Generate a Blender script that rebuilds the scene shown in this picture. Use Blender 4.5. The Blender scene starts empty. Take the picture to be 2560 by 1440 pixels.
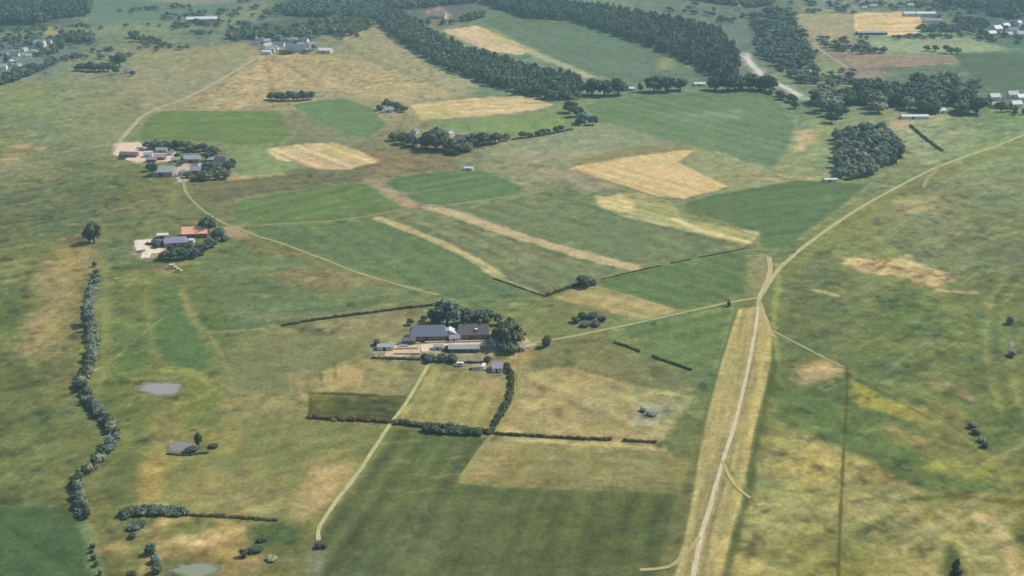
import bpy, math, random
import numpy as np
from mathutils import Vector, Matrix
R = math.radians
SC = bpy.context.scene
COL = SC.collection

# ---------------------------------------------------------------- camera, sky, sun, exposure
H = 300.0                      # the photograph is taken from an aircraft about 300 m up
PITCH = R(21.2)
FPX = 2745.0                   # focal length in photograph pixels (2560 wide)
cam = bpy.data.cameras.new('camera')
cam.sensor_width = 36.0
cam.lens = 36.0*FPX/2560.0
cam.clip_start = 1.0
cam.clip_end = 40000.0
camo = bpy.data.objects.new('camera', cam)
camo.location = (0, 0, H)
camo.rotation_euler = (R(90)-PITCH, 0, 0)
COL.objects.link(camo)
SC.camera = camo

SUN_AZ, SUN_EL = R(68), R(47)  # azimuth from the view direction towards the right
w = bpy.data.worlds.new('World')
SC.world = w
w.use_nodes = True
nt = w.node_tree
sky = nt.nodes.new('ShaderNodeTexSky')
sky.sky_type = 'NISHITA'
sky.sun_disc = False
sky.sun_elevation = SUN_EL
sky.sun_rotation = SUN_AZ
sky.air_density = 1.0
sky.dust_density = 1.6
nt.links.new(sky.outputs[0], nt.nodes['Background'].inputs[0])
nt.nodes['Background'].inputs[1].default_value = 0.12
sl = bpy.data.lights.new('sun', 'SUN')
sl.energy = 4.5
sl.angle = R(0.6)
sl.color = (1.0, 0.95, 0.86)
so = bpy.data.objects.new('sun', sl)
sd = Vector((math.sin(SUN_AZ)*math.cos(SUN_EL), math.cos(SUN_AZ)*math.cos(SUN_EL), math.sin(SUN_EL)))
so.rotation_euler = sd.to_track_quat('Z', 'Y').to_euler()
so.location = (600, 600, 900)
COL.objects.link(so)
SC.view_settings.view_transform = 'Standard'
SC.view_settings.look = 'None'
SC.view_settings.exposure = 0.0
SC.view_settings.gamma = 1.0
SC.render.engine = 'CYCLES'
SC.cycles.filter_width = 1.55   # the photograph is a soft one
SC.cycles.max_bounces = 6
SC.cycles.diffuse_bounces = 2
SC.cycles.volume_bounces = 1
SC.cycles.use_denoising = True

def tag(o, label=None, cat=None, group=None, kind=None):
    if label: o['label'] = label
    if cat: o['category'] = cat
    if group: o['group'] = group
    if kind: o['kind'] = kind
    return o

# ---------------------------------------------------------------- haze: one closed box of even air
def build_haze():
    m = bpy.data.materials.new('haze_air'); m.use_nodes = True
    t = m.node_tree
    t.nodes.remove(t.nodes['Principled BSDF'])
    v = t.nodes.new('ShaderNodeVolumePrincipled')
    v.inputs['Color'].default_value = (0.50, 0.84, 1.0, 1)
    v.inputs['Density'].default_value = HAZE
    v.inputs['Anisotropy'].default_value = 0.0
    t.links.new(v.outputs[0], t.nodes['Material Output'].inputs['Volume'])
    X, Y0, Y1, Z0, Z1 = 13500.0, -2500.0, 13500.0, -1.0, 330.0
    vs = [(x, y, z) for z in (Z0, Z1) for y in (Y0, Y1) for x in (-X, X)]
    fs = [(0, 2, 3, 1), (4, 5, 7, 6), (0, 1, 5, 4), (2, 6, 7, 3), (0, 4, 6, 2), (1, 3, 7, 5)]
    me = bpy.data.meshes.new('haze'); me.from_pydata(vs, [], fs)
    me.materials.append(m)
    o = bpy.data.objects.new('haze', me); COL.objects.link(o)
    tag(o, 'pale blue summer haze over the whole plain', 'haze', kind='stuff')
HAZE = 0.000088

# ---------------------------------------------------------------- photograph pixel <-> ground point
CP, SP = math.cos(PITCH), math.sin(PITCH)
def G(px, py):
    a = (px-1280.0)/FPX; b = (720.0-py)/FPX
    dy = CP + b*SP; dz = -SP + b*CP
    t = H/-dz
    return a*t, dy*t
def mpp(py):                  # metres per photograph pixel on the ground at that row
    return H/((SP-(720.0-py)/FPX*CP)*FPX)
def coselev(py):
    return math.cos(PITCH - math.atan((720.0-py)/FPX))

# ---------------------------------------------------------------- colours: what the photograph shows -> what the ground is
_D = np.array([511., 636., 700., 790., 900., 1050., 1250., 1600., 2240., 3000., 6000.])
def _lin(c):
    c = np.asarray(c, float)
    return np.where(c <= .04045, c/12.92, ((c+.055)/1.055)**2.4)
def hexc(h):
    return _lin([int(h[i:i+2], 16)/255 for i in (0, 2, 4)])
_AIR = np.array([0.26968939, 0.47577353, 0.60411904]); _AK = 8.837092731829573e-05
def alb(lin, slant):
    """albedo of ground that shows as `lin` through `slant` metres of this air"""
    s = np.asarray(slant, float)[..., None]
    A = _AIR*(1-np.exp(-_AK*s)); K = np.array([1.346,1.366,1.410])*np.exp(s*np.array([-6.311e-05,-4.876e-05,-4.418e-05]))
    return np.clip((lin-A)/K, .018, .72)

def _hash(i, j, s):
    n = (i.astype(np.int64)*374761393 + j.astype(np.int64)*668265263 + s*982451653) & 0x7fffffff
    n = ((n ^ (n >> 13))*1274126177) & 0x7fffffff
    return ((n ^ (n >> 16)) & 0xffff)/65535.0
def vn(x, y, s=0):
    i = np.floor(x); j = np.floor(y); u = x-i; v = y-j
    u = u*u*(3-2*u); v = v*v*(3-2*v)
    a = _hash(i, j, s); b = _hash(i+1, j, s); c = _hash(i, j+1, s); d = _hash(i+1, j+1, s)
    return (a*(1-u)+b*u)*(1-v)+(c*(1-u)+d*u)*v
def fbm(x, y, s=0, o=4):
    t = 0; a = .5
    for k in range(o):
        t = t+a*(vn(x, y, s+k)*2-1); x = x*2.03+11.7; y = y*2.03-5.3; a *= .55
    return t*1.5

def W(pts):
    return np.array([G(a, b) for a, b in pts])
def smooth(pts, n=6):
    """Catmull-Rom through the points"""
    p = np.asarray(pts, float)
    p = np.vstack([2*p[0]-p[1], p, 2*p[-1]-p[-2]])
    out = []
    for i in range(1, len(p)-2):
        for k in range(n):
            t = k/n
            out.append(.5*((2*p[i])+(p[i+1]-p[i-1])*t+(2*p[i-1]-5*p[i]+4*p[i+1]-p[i+2])*t*t+(3*p[i]-p[i-1]-3*p[i+1]+p[i+2])*t**3))
    out.append(p[-2])
    return np.array(out)
def seg_dist(x, y, P, closed):
    d = np.full(x.shape, 1e9); n = len(P)
    for i in range(n if closed else n-1):
        a = P[i]; b = P[(i+1) % n]; ab = b-a; L = ab@ab+1e-9
        t = np.clip(((x-a[0])*ab[0]+(y-a[1])*ab[1])/L, 0, 1)
        d = np.minimum(d, np.hypot(x-a[0]-t*ab[0], y-a[1]-t*ab[1]))
    return d
def inside(x, y, P):
    c = np.zeros(x.shape, bool); n = len(P)
    for i in range(n):
        x1, y1 = P[i]; x2, y2 = P[(i+1) % n]
        if y1 == y2: continue
        c ^= ((y1 > y) != (y2 > y)) & (x < (x2-x1)*(y-y1)/(y2-y1)+x1)
    return c

# ---------------------------------------------------------------- materials
def principled(name, col, rough=.85, spec=.2):
    m = bpy.data.materials.new(name); m.use_nodes = True
    b = m.node_tree.nodes['Principled BSDF']
    b.inputs['Base Color'].default_value = (*col, 1)
    b.inputs['Roughness'].default_value = rough
    b.inputs['Specular IOR Level'].default_value = spec
    return m
def noisy(m, src, scale, amt, detail=4, coord='Object'):
    """multiply the colour socket `src` by procedural noise and feed the shader"""
    t = m.node_tree; b = t.nodes['Principled BSDF']
    tc = t.nodes.new('ShaderNodeTexCoord'); n = t.nodes.new('ShaderNodeTexNoise')
    n.inputs['Scale'].default_value = scale; n.inputs['Detail'].default_value = detail
    n.inputs['Roughness'].default_value = .65
    t.links.new(tc.outputs[coord], n.inputs['Vector'])
    r = t.nodes.new('ShaderNodeMapRange')
    r.inputs['From Min'].default_value = .3; r.inputs['From Max'].default_value = .7
    r.inputs['To Min'].default_value = 1-amt; r.inputs['To Max'].default_value = 1+amt
    t.links.new(n.outputs[0], r.inputs['Value'])
    mx = t.nodes.new('ShaderNodeVectorMath'); mx.operation = 'MULTIPLY'
    t.links.new(src, mx.inputs[0]); t.links.new(r.outputs[0], mx.inputs[1])
    t.links.new(mx.outputs[0], b.inputs['Base Color'])
    return mx.outputs[0]
def soil_mat(name, s1, a1, s2, a2):
    m = principled(name, (.2, .2, .1), .95, .08)
    at = m.node_tree.nodes.new('ShaderNodeAttribute'); at.attribute_name = 'earth'
    o = noisy(m, at.outputs['Color'], s1, a1)
    noisy(m, o, s2, a2)
    return m
def plain_mat(name, col, scale=.8, amt=.18, rough=.8, spec=.25):
    m = principled(name, col, rough, spec)
    c = m.node_tree.nodes.new('ShaderNodeRGB'); c.outputs[0].default_value = (*col, 1)
    noisy(m, c.outputs[0], scale, amt)
    return m
def leaf_mat(name, col):
    m = principled(name, col, .75, .15)
    t = m.node_tree
    at = t.nodes.new('ShaderNodeAttribute'); at.attribute_name = 'leaf_tone'
    oi = t.nodes.new('ShaderNodeObjectInfo')
    r = t.nodes.new('ShaderNodeMapRange'); r.inputs['To Min'].default_value = .78; r.inputs['To Max'].default_value = 1.22
    t.links.new(oi.outputs['Random'], r.inputs['Value'])
    c = t.nodes.new('ShaderNodeRGB'); c.outputs[0].default_value = (*col, 1)
    a = t.nodes.new('ShaderNodeVectorMath'); a.operation = 'MULTIPLY'
    b = t.nodes.new('ShaderNodeVectorMath'); b.operation = 'MULTIPLY'
    t.links.new(c.outputs[0], a.inputs[0]); t.links.new(at.outputs['Color'], a.inputs[1])
    t.links.new(a.outputs[0], b.inputs[0]); t.links.new(r.outputs[0], b.inputs[1])
    h = t.nodes.new('ShaderNodeMath'); h.operation = 'MULTIPLY'; h.inputs[1].default_value = 7.31
    fr = t.nodes.new('ShaderNodeMath'); fr.operation = 'FRACT'
    t.links.new(oi.outputs['Random'], h.inputs[0]); t.links.new(h.outputs[0], fr.inputs[0])
    mx = t.nodes.new('ShaderNodeMix'); mx.data_type = 'VECTOR'
    mx.inputs[4].default_value = (.80, .90, 1.0); mx.inputs[5].default_value = (1.38, 1.16, .84)
    t.links.new(fr.outputs[0], mx.inputs[0])
    hv = t.nodes.new('ShaderNodeVectorMath'); hv.operation = 'MULTIPLY'
    t.links.new(b.outputs[0], hv.inputs[0]); t.links.new(mx.outputs[1], hv.inputs[1])
    noisy(m, hv.outputs[0], .35, .22, 3)
    return m

M = {
 'soil': soil_mat('meadow_soil', .40, .28, .09, .12),
 'track': soil_mat('worn_track', .6, .14, .12, .12),
 'bark': plain_mat('bark', (.09, .07, .05), 3, .3),
 'leaf_dark': leaf_mat('dark_foliage', (.086, .116, .080)),
 'leaf_mid': leaf_mat('green_foliage', (.080, .115, .062)),
 'leaf_grey': leaf_mat('grey_green_foliage', (.205, .250, .195)),
 'leaf_far': leaf_mat('wood_foliage', (.086, .122, .094)),
 'leaf_dry': leaf_mat('brown_hedge_foliage', (.115, .110, .050)),
 'slate': plain_mat('slate_tiles', (.150, .165, .215), 1.2, .16, .55, .4),
 'slate_dark': plain_mat('dark_slate_tiles', (.085, .082, .12), 1.2, .2, .5, .4),
 'brown_roof': plain_mat('weathered_brown_tiles', (.135, .127, .130), 1.0, .28),
 'red_roof': plain_mat('orange_clay_tiles', (.82, .40, .25), .9, .22),
 'grey_roof': plain_mat('grey_sheet_roof', (.30, .32, .33), .7, .18, .5, .4),
 'green_roof': plain_mat('greenish_sheet_roof', (.26, .30, .28), .6, .25, .5, .4),
 'lilac_roof': plain_mat('lilac_grey_tiles', (.27, .25, .34), .9, .2),
 'white_roof': plain_mat('white_sheet_roof', (.57, .59, .60), .5, .10, .45, .4),
 'pink_roof': plain_mat('faded_pink_tiles', (.36, .27, .25), .8, .2),
 'white_wall': plain_mat('white_render', (.66, .64, .60), .6, .08),
 'cream_wall': plain_mat('cream_render', (.56, .49, .38), .6, .12),
 'brick': plain_mat('brown_brick', (.20, .115, .085), 1.5, .25),
 'grey_wall': plain_mat('grey_render', (.30, .29, .28), .8, .15),
 'wood': plain_mat('dark_boards', (.09, .07, .055), 1.5, .25),
 'glass': principled('window_glass', (.03, .035, .045), .12, .5),
 'straw': plain_mat('straw', (.52, .47, .24), 1.5, .2),
 'stone': plain_mat('pale_stone', (.62, .53, .42), 1.0, .22),
}

# ---------------------------------------------------------------- mesh helpers
def mesh_np(name, V, quads=None, tris=None, cols=None, attr='earth', mat=None, smooth_sh=False):
    me = bpy.data.meshes.new(name)
    quads = np.zeros((0, 4), int) if quads is None else np.asarray(quads)
    tris = np.zeros((0, 3), int) if tris is None else np.asarray(tris)
    nq, ntr = len(quads), len(tris)
    me.vertices.add(len(V)); me.vertices.foreach_set('co', np.asarray(V, np.float32).ravel())
    me.loops.add(nq*4+ntr*3)
    me.loops.foreach_set('vertex_index', np.concatenate([quads.ravel(), tris.ravel()]).astype(np.int32))
    me.polygons.add(nq+ntr)
    st = np.concatenate([np.arange(nq)*4, nq*4+np.arange(ntr)*3]).astype(np.int32)
    me.polygons.foreach_set('loop_start', st)
    if cols is not None:
        a = me.attributes.new(attr, 'FLOAT_COLOR', 'POINT')
        c = np.ones((len(V), 4), np.float32); c[:, :3] = cols
        a.data.foreach_set('color', c.ravel())
    me.update(calc_edges=True)
    if mat: me.materials.append(mat)
    if smooth_sh: me.polygons.foreach_set('use_smooth', np.ones(nq+ntr, bool))
    return me
def link(name, me, parent=None):
    o = bpy.data.objects.new(name, me); COL.objects.link(o)
    if parent is not None: o.parent = parent
    return o
def empty(name, x, y, z=0, rz=0, s=(1, 1, 1)):
    o = bpy.data.objects.new(name, None); COL.objects.link(o)
    o.empty_display_size = 1
    o.location = (x, y, z); o.rotation_euler = (0, 0, rz); o.scale = s
    return o
def copy_tree(src):
    c = src.copy(); COL.objects.link(c)
    for ch in src.children:
        d = ch.copy(); COL.objects.link(d); d.parent = c
        for g in ch.children:
            e = g.copy(); COL.objects.link(e); e.parent = d
    return c
class MB:
    """collects boxes and slabs into one mesh"""
    def __init__(s): s.v = []; s.f = []
    def poly(s, pts, faces):
        k = len(s.v); s.v += [tuple(p) for p in pts]; s.f += [tuple(k+i for i in f) for f in faces]
    def box(s, x0, x1, y0, y1, z0, z1):
        s.poly([(x, y, z) for z in (z0, z1) for y in (y0, y1) for x in (x0, x1)],
               [(0, 2, 3, 1), (4, 5, 7, 6), (0, 1, 5, 4), (2, 6, 7, 3), (0, 4, 6, 2), (1, 3, 7, 5)])
    def build(s, name, mat, parent=None):
        me = bpy.data.meshes.new(name); me.from_pydata(s.v, [], s.f); me.materials.append(mat); me.update()
        return link(name, me, parent)

# ---------------------------------------------------------------- trees
def ico(level):
    import bmesh
    bm = bmesh.new(); bmesh.ops.create_icosphere(bm, subdivisions=level, radius=1)
    v = np.array([x.co[:] for x in bm.verts]); f = np.array([[q.index for q in p.verts] for p in bm.faces]); bm.free()
    return v, f
ICO1, ICO2 = ico(1), ico(2)
def crown_arrays(rng, lobes, per, level, leaf, shape='round'):
    """unit crown: 1 wide, z 0.12..1; solid clumps with many leaf-sized faces round them"""
    IV, IF = (ICO1, ICO2)[level-1]
    V, Q, T, C = [], [], [], []; n = 0
    for k in range(lobes):
        if shape == 'cone':
            z = .2+.7*k/lobes; rr = .36*(1-z)+.05
            a = rng.uniform(0, 6.28); c = np.array([rr*.3*math.cos(a), rr*.3*math.sin(a), z]); r = np.array([rr, rr, .13])
        elif shape == 'bush':
            a = k*6.28/lobes+rng.uniform(-.4, .4); q = rng.uniform(.1, .3)
            c = np.array([q*math.cos(a), q*math.sin(a), rng.uniform(.30, .58)]); r = np.array([.24, .24, .34])*rng.uniform(.75, 1.15)
        else:
            a = k*6.28/max(1, lobes-1)+rng.uniform(-.5, .5); q = rng.uniform(.16, .30) if k else 0
            z = rng.uniform(.38, .68) if k else .74
            c = np.array([q*math.cos(a), q*math.sin(a), z]); r = np.array([.25, .25, .23])*rng.uniform(.72, 1.12)
        cv = IV*(r*.80)*rng.uniform(.82, 1.15, (len(IV), 1))+c
        V.append(cv); T.append(IF+n); n += len(cv); C.append(np.full((len(cv), 3), .72)*rng.uniform(.85, 1.1))
        d = rng.normal(size=(per, 3)); d[:, 2] += .25; d /= np.linalg.norm(d, axis=1)[:, None]
        p = c+d*r*rng.uniform(.78, 1.16, (per, 1))
        nn = d+rng.normal(size=(per, 3))*.55; nn /= np.linalg.norm(nn, axis=1)[:, None]
        u = np.cross(nn, rng.normal(size=(per, 3))); u /= np.linalg.norm(u, axis=1)[:, None]+1e-9
        w2 = np.cross(nn, u); s = leaf*rng.uniform(.55, 1.25, (per, 1))
        q4 = np.stack([p-u*s-w2*s*.7, p+u*s-w2*s*.7, p+u*s+w2*s*.7, p-u*s+w2*s*.7], 1).reshape(-1, 3)
        V.append(q4); Q.append(np.arange(per*4).reshape(-1, 4)+n); n += per*4
        tone = rng.uniform(.62, 1.45, (per, 1))*np.array([1, 1, 1])*rng.uniform(.9, 1.12)
        C.append(np.repeat(tone, 4, 0))
    return np.vstack(V), np.vstack(Q), np.vstack(T), np.vstack(C)
def trunk_mb():
    m = MB(); n = 6
    def ring(x, y, z, r): return [(x+r*math.cos(a*6.283/n), y+r*math.sin(a*6.283/n), z) for a in range(n)]
    def limb(a, ra, b, rb):
        m.poly(ring(*a, ra)+ring(*b, rb), [(i, (i+1) % n, n+(i+1) % n, n+i) for i in range(n)])
    limb((0, 0, -.01), .045, (0, 0, .4), .03); limb((0, 0, .4), .03, (.02, .01, .7), .012)
    limb((0, 0, .32), .02, (.2, .05, .52), .009); limb((0, 0, .34), .02, (-.15, .14, .55), .009); limb((0, 0, .3), .018, (-.03, -.2, .5), .008)
    return m
_tm = trunk_mb(); TRUNK = bpy.data.meshes.new('trunk'); TRUNK.from_pydata(_tm.v, [], _tm.f); TRUNK.materials.append(M['bark'])
_rng = np.random.default_rng(5)
CROWNS = {}
for kind, mat, shp, nv in (('broad', 'leaf_dark', 'round', 4), ('mid', 'leaf_mid', 'round', 4), ('grey', 'leaf_grey', 'round', 4),
                           ('bush', 'leaf_dark', 'bush', 3), ('bush_grey', 'leaf_grey', 'bush', 3), ('bush_dry', 'leaf_dry', 'bush', 3), ('conifer', 'leaf_dark', 'cone', 2)):
    L = []
    for i in range(nv):
        v, q, t, c = crown_arrays(_rng, 9 if shp == 'round' else 7, 55, 2, .052, shp)
        L.append(mesh_np('crown', v, q, t, c, 'leaf_tone', M[mat]))
    CROWNS[kind] = L
LIGHT = [crown_arrays(_rng, 5, 26, 1, .075, 'round') for i in range(5)]+[crown_arrays(_rng, 5, 26, 1, .075, 'bush') for i in range(2)]
_rt = random.Random(3)
FAR = 'far'; FAR_LIST = []
PROTO = {}
def tree(px, py, wpx, hpx, kind, label, cat='tree', group=None, name=None):
    """a tree or bush standing at that ground point, wpx wide and hpx tall in photograph pixels"""
    x, y = G(px, py); k = mpp(py); w_ = wpx*k; h_ = hpx*k/coselev(py)
    h_ = min(h_, 24.0)
    if label == FAR:
        FAR_LIST.append((x, y, w_*1.1, h_)); return None
    me = _rt.choice(CROWNS[kind]); bush = kind.startswith('bush')
    nm = name or ('bush' if bush else 'tree')
    key = (me.name, nm)
    s = (w_*1.12, w_*1.12, h_)
    if key in PROTO:
        o = copy_tree(PROTO[key]); o.location = (x, y, 0); o.scale = s; o.rotation_euler = (0, 0, _rt.uniform(0, 6.28))
        for kk in ('label', 'category', 'group'):
            if kk in o: del o[kk]
    else:
        o = empty(nm, x, y, 0, _rt.uniform(0, 6.28), s); PROTO[key] = o
        link('crown', me, o); link('trunk' if not bush else 'stem', TRUNK, o)
    tag(o, label, cat, group)
    return o
def woodland(poly_px, spacing, hgt, label, name='woodland', seed=1, mat='leaf_far', reach=.55, loose=.06):
    """a far wood that reads as one mass: crowns and trunks merged into one object; poly_px is its outline as seen"""
    rng = np.random.default_rng(seed)
    P = np.array(poly_px, float); Pw = W(poly_px)
    x0, y0 = Pw.min(0); x1, y1 = Pw.max(0)
    nx, ny = int((x1-x0)/spacing)+1, int((y1-y0)/spacing)+1
    gx, gy = np.meshgrid(x0+np.arange(nx)*spacing, y0+np.arange(ny)*spacing)
    gx = gx.ravel()+rng.uniform(-.45, .45, gx.size)*spacing; gy = gy.ravel()+rng.uniform(-.45, .45, gy.size)*spacing
    ok = inside(gx, gy, Pw); gx, gy = gx[ok], gy[ok]
    dpt = gy*CP+H*SP; ppx = 1280+FPX*gx/dpt
    def prow(z): return 720-FPX*(gy*SP+(z-H)*CP)/(gy*CP+(H-z)*SP)
    top = inside(ppx, prow(hgt*reach), P)
    gx, gy = gx[top], gy[top]
    V, Q, T, C = [], [], [], []; n = 0
    for x, y in zip(gx, gy):
        if vn(np.array([x/34.]), np.array([y/34.]), seed)[0] < loose: continue
        v, q, t, c = LIGHT[rng.integers(0, 5)]
        h = hgt*rng.uniform(.55, 1.22); wd = spacing*rng.uniform(1.15, 1.75); a = rng.uniform(0, 6.28); ca, sa = math.cos(a), math.sin(a)
        vv = np.stack([(v[:, 0]*ca-v[:, 1]*sa)*wd+x, (v[:, 0]*sa+v[:, 1]*ca)*wd+y, v[:, 2]*h], 1)
        V.append(vv); Q.append(q+n); T.append(t+n); hu = rng.uniform(0, 1); C.append(c*rng.uniform(.7, 1.4)*(np.array([.82, .92, 1.0])*(1-hu)+np.array([1.35, 1.15, .85])*hu)); n += len(vv)
        tr = .35; vv = np.array([(x+dx*tr, y+dy*tr, z) for z in (0, .45*h) for dx, dy in ((-1, -1), (1, -1), (1, 1), (-1, 1))])
        V.append(vv); Q.append(np.array([(0, 1, 5, 4), (1, 2, 6, 5), (2, 3, 7, 6), (3, 0, 4, 7)])+n); C.append(np.full((8, 3), .8)); n += 8
    me = mesh_np(name, np.vstack(V), np.vstack(Q), np.vstack(T), np.vstack(C), 'leaf_tone', M[mat])
    o = link(name, me); tag(o, label, 'woodland', kind='stuff')
    return o, len(gx)
def far_trees():
    """the smallest trees of the far villages and belts, past the count of single ones"""
    rng = np.random.default_rng(77); V, Q, T, C = [], [], [], []; n = 0
    for x, y, wd, h in FAR_LIST:
        v, q, t, c = LIGHT[rng.integers(0, 5)]; a = rng.uniform(0, 6.28); ca, sa = math.cos(a), math.sin(a)
        V.append(np.stack([(v[:, 0]*ca-v[:, 1]*sa)*wd+x, (v[:, 0]*sa+v[:, 1]*ca)*wd+y, v[:, 2]*h], 1)); Q.append(q+n); T.append(t+n); C.append(c*rng.uniform(.8, 1.4)); n += len(v)
        V.append(np.array([(x+dx*.3, y+dy*.3, z) for z in (0, .45*h) for dx, dy in ((-1, -1), (1, -1), (1, 1), (-1, 1))]))
        Q.append(np.array([(0, 1, 5, 4), (1, 2, 6, 5), (2, 3, 7, 6), (3, 0, 4, 7)])+n); C.append(np.full((8, 3), .8)); n += 8
    o = link('distant_trees', mesh_np('distant_trees', np.vstack(V), np.vstack(Q), np.vstack(T), np.vstack(C), 'leaf_tone', M['leaf_far']))
    tag(o, 'tiny far trees dotted among the villages along the top', 'trees', kind='stuff')
def hedge(pts, wid, hgt, label, mat='leaf_dry', seed=1, gaps=0.0, group=None):
    rng = np.random.default_rng(seed)
    P = smooth(W(pts), 4)
    d = np.r_[0, np.cumsum(np.hypot(*np.diff(P, axis=0).T))]; L = d[-1]
    V, Q, T, C = [], [], [], []; n = 0; s = 0
    while s < L:
        x = np.interp(s, d, P[:, 0]); y = np.interp(s, d, P[:, 1])
        if vn(np.array([s/14.]), np.array([seed*7.3]), 4)[0] >= gaps:
            v, q, t, c = LIGHT[5+rng.integers(0, 2)]
            h = hgt*rng.uniform(.65, 1.25); w_ = wid*rng.uniform(.8, 1.35); a = rng.uniform(0, 6.28); ca, sa = math.cos(a), math.sin(a)
            ox, oy = rng.normal(size=2)*wid*.12
            vv = np.stack([(v[:, 0]*ca-v[:, 1]*sa)*w_*1.3+x+ox, (v[:, 0]*sa+v[:, 1]*ca)*w_*1.3+y+oy, (v[:, 2]-.06)*h], 1)
            V.append(vv); Q.append(q+n); T.append(t+n); C.append(c*rng.uniform(.75, 1.2)); n += len(vv)
        s += wid*.48
    me = mesh_np('hedge', np.vstack(V), np.vstack(Q), np.vstack(T), np.vstack(C), 'leaf_tone', M[mat])
    o = link('hedge', me); tag(o, label, 'hedge', group)
    return o

# ---------------------------------------------------------------- buildings
def house(px, py, L, Wd, h, rh, ang, wall, roof, label, name='house', cat='house', group=None, hip=0.0, win=0, door=True, chim=0, dormers=0):
    """footprint centred on that ground point; ridge along local x, turned by ang degrees"""
    x, y = G(px, py)
    o = empty(name, x, y, 0, R(ang)); tag(o, label, cat, group)
    a, b = L/2, Wd/2; e = .35; hx = a*hip
    m = MB()
    if hip > 0 or rh < .6:
        m.box(-a, a, -b, b, 0, h)
    else:
        m.poly([(-a, -b, 0), (a, -b, 0), (a, b, 0), (-a, b, 0), (-a, -b, h), (a, -b, h), (a, b, h), (-a, b, h), (-a, 0, h+rh-.02), (a, 0, h+rh-.02)],
               [(3, 2, 1, 0), (0, 1, 5, 4), (2, 3, 7, 6), (1, 2, 6, 9, 5), (3, 0, 4, 8, 7), (4, 5, 9, 8), (6, 7, 8, 9)])
    m.build('wall', M[wall], o)
    r = MB(); k = rh/b; t = .22
    ze = h-e*k
    A, B = a+e, b+e
    top = [(-A, -B, ze+t), (A, -B, ze+t), (A, B, ze+t), (-A, B, ze+t), (-A+hx, 0, h+rh+t), (A-hx, 0, h+rh+t)]
    bot = [(p[0], p[1], p[2]-t+.03) for p in top]
    F = [(0, 1, 5, 4), (2, 3, 4, 5), (1, 2, 5), (3, 0, 4)]
    if hip == 0: F = F[:2]
    fb = [tuple(6+i for i in reversed(f)) for f in F]
    ed = [(0, 6, 7, 1), (2, 8, 9, 3)]
    ed += [(1, 7, 11, 5), (5, 11, 8, 2), (3, 9, 10, 4), (4, 10, 6, 0)] if hip == 0 else [(1, 7, 8, 2), (3, 9, 6, 0)]
    r.poly(top+bot, F+fb+ed)
    ro = r.build('roof', M[roof], o)
    for i in range(chim):
        c = MB(); cx = -a*.5+i*a; c.box(cx-.45, cx+.45, -.4, .4, h+rh-.6, h+rh+1.3); c.build('chimney', M['brick'], ro)
    if door:
        d = MB(); dw = min(1.6, L*.12) if name == 'house' else min(3.6, L*.2)
        d.box(-a*.15-dw/2, -a*.15+dw/2, -b-.05, -b+.05, 0, min(h-.4, 2.2 if name == 'house' else 3.4)); d.build('door', M['wood'], o)
    for i in range(win):
        cx = -a+(i+.5)*L/win
        if door and abs(cx+a*.15) < 2.0: continue
        f = MB(); f.box(cx-.6, cx+.6, -b-.06, -b+.04, h*.38, h*.38+1.25); fo = f.build('window', M['white_wall'], o)
        g = MB(); g.box(cx-.48, cx+.48, -b-.08, -b-.05, h*.38+.12, h*.38+1.13); g.build('pane', M['glass'], fo)
    for i in range(dormers):
        cx = -a+(i+.5)*L/dormers+L*.1; yy = -b*.55; zz = h+rh*.25
        d = MB(); d.box(cx-1, cx+1, yy-1.0, yy+2.0, zz, zz+1.9); do = d.build('dormer', M['white_wall'], ro)
        g = MB(); g.box(cx-.7, cx+.7, yy-1.05, yy-.98, zz+.6, zz+1.6); g.build('pane', M['glass'], do)
    return o
def again(src, px, py, ang, s, label=None, group=None):
    c = copy_tree(src); x, y = G(px, py); c.location = (x, y, 0); c.rotation_euler = (0, 0, R(ang)); c.scale = (s, s, s)
    if label: c['label'] = label
    if group: c['group'] = group
    return c

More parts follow.
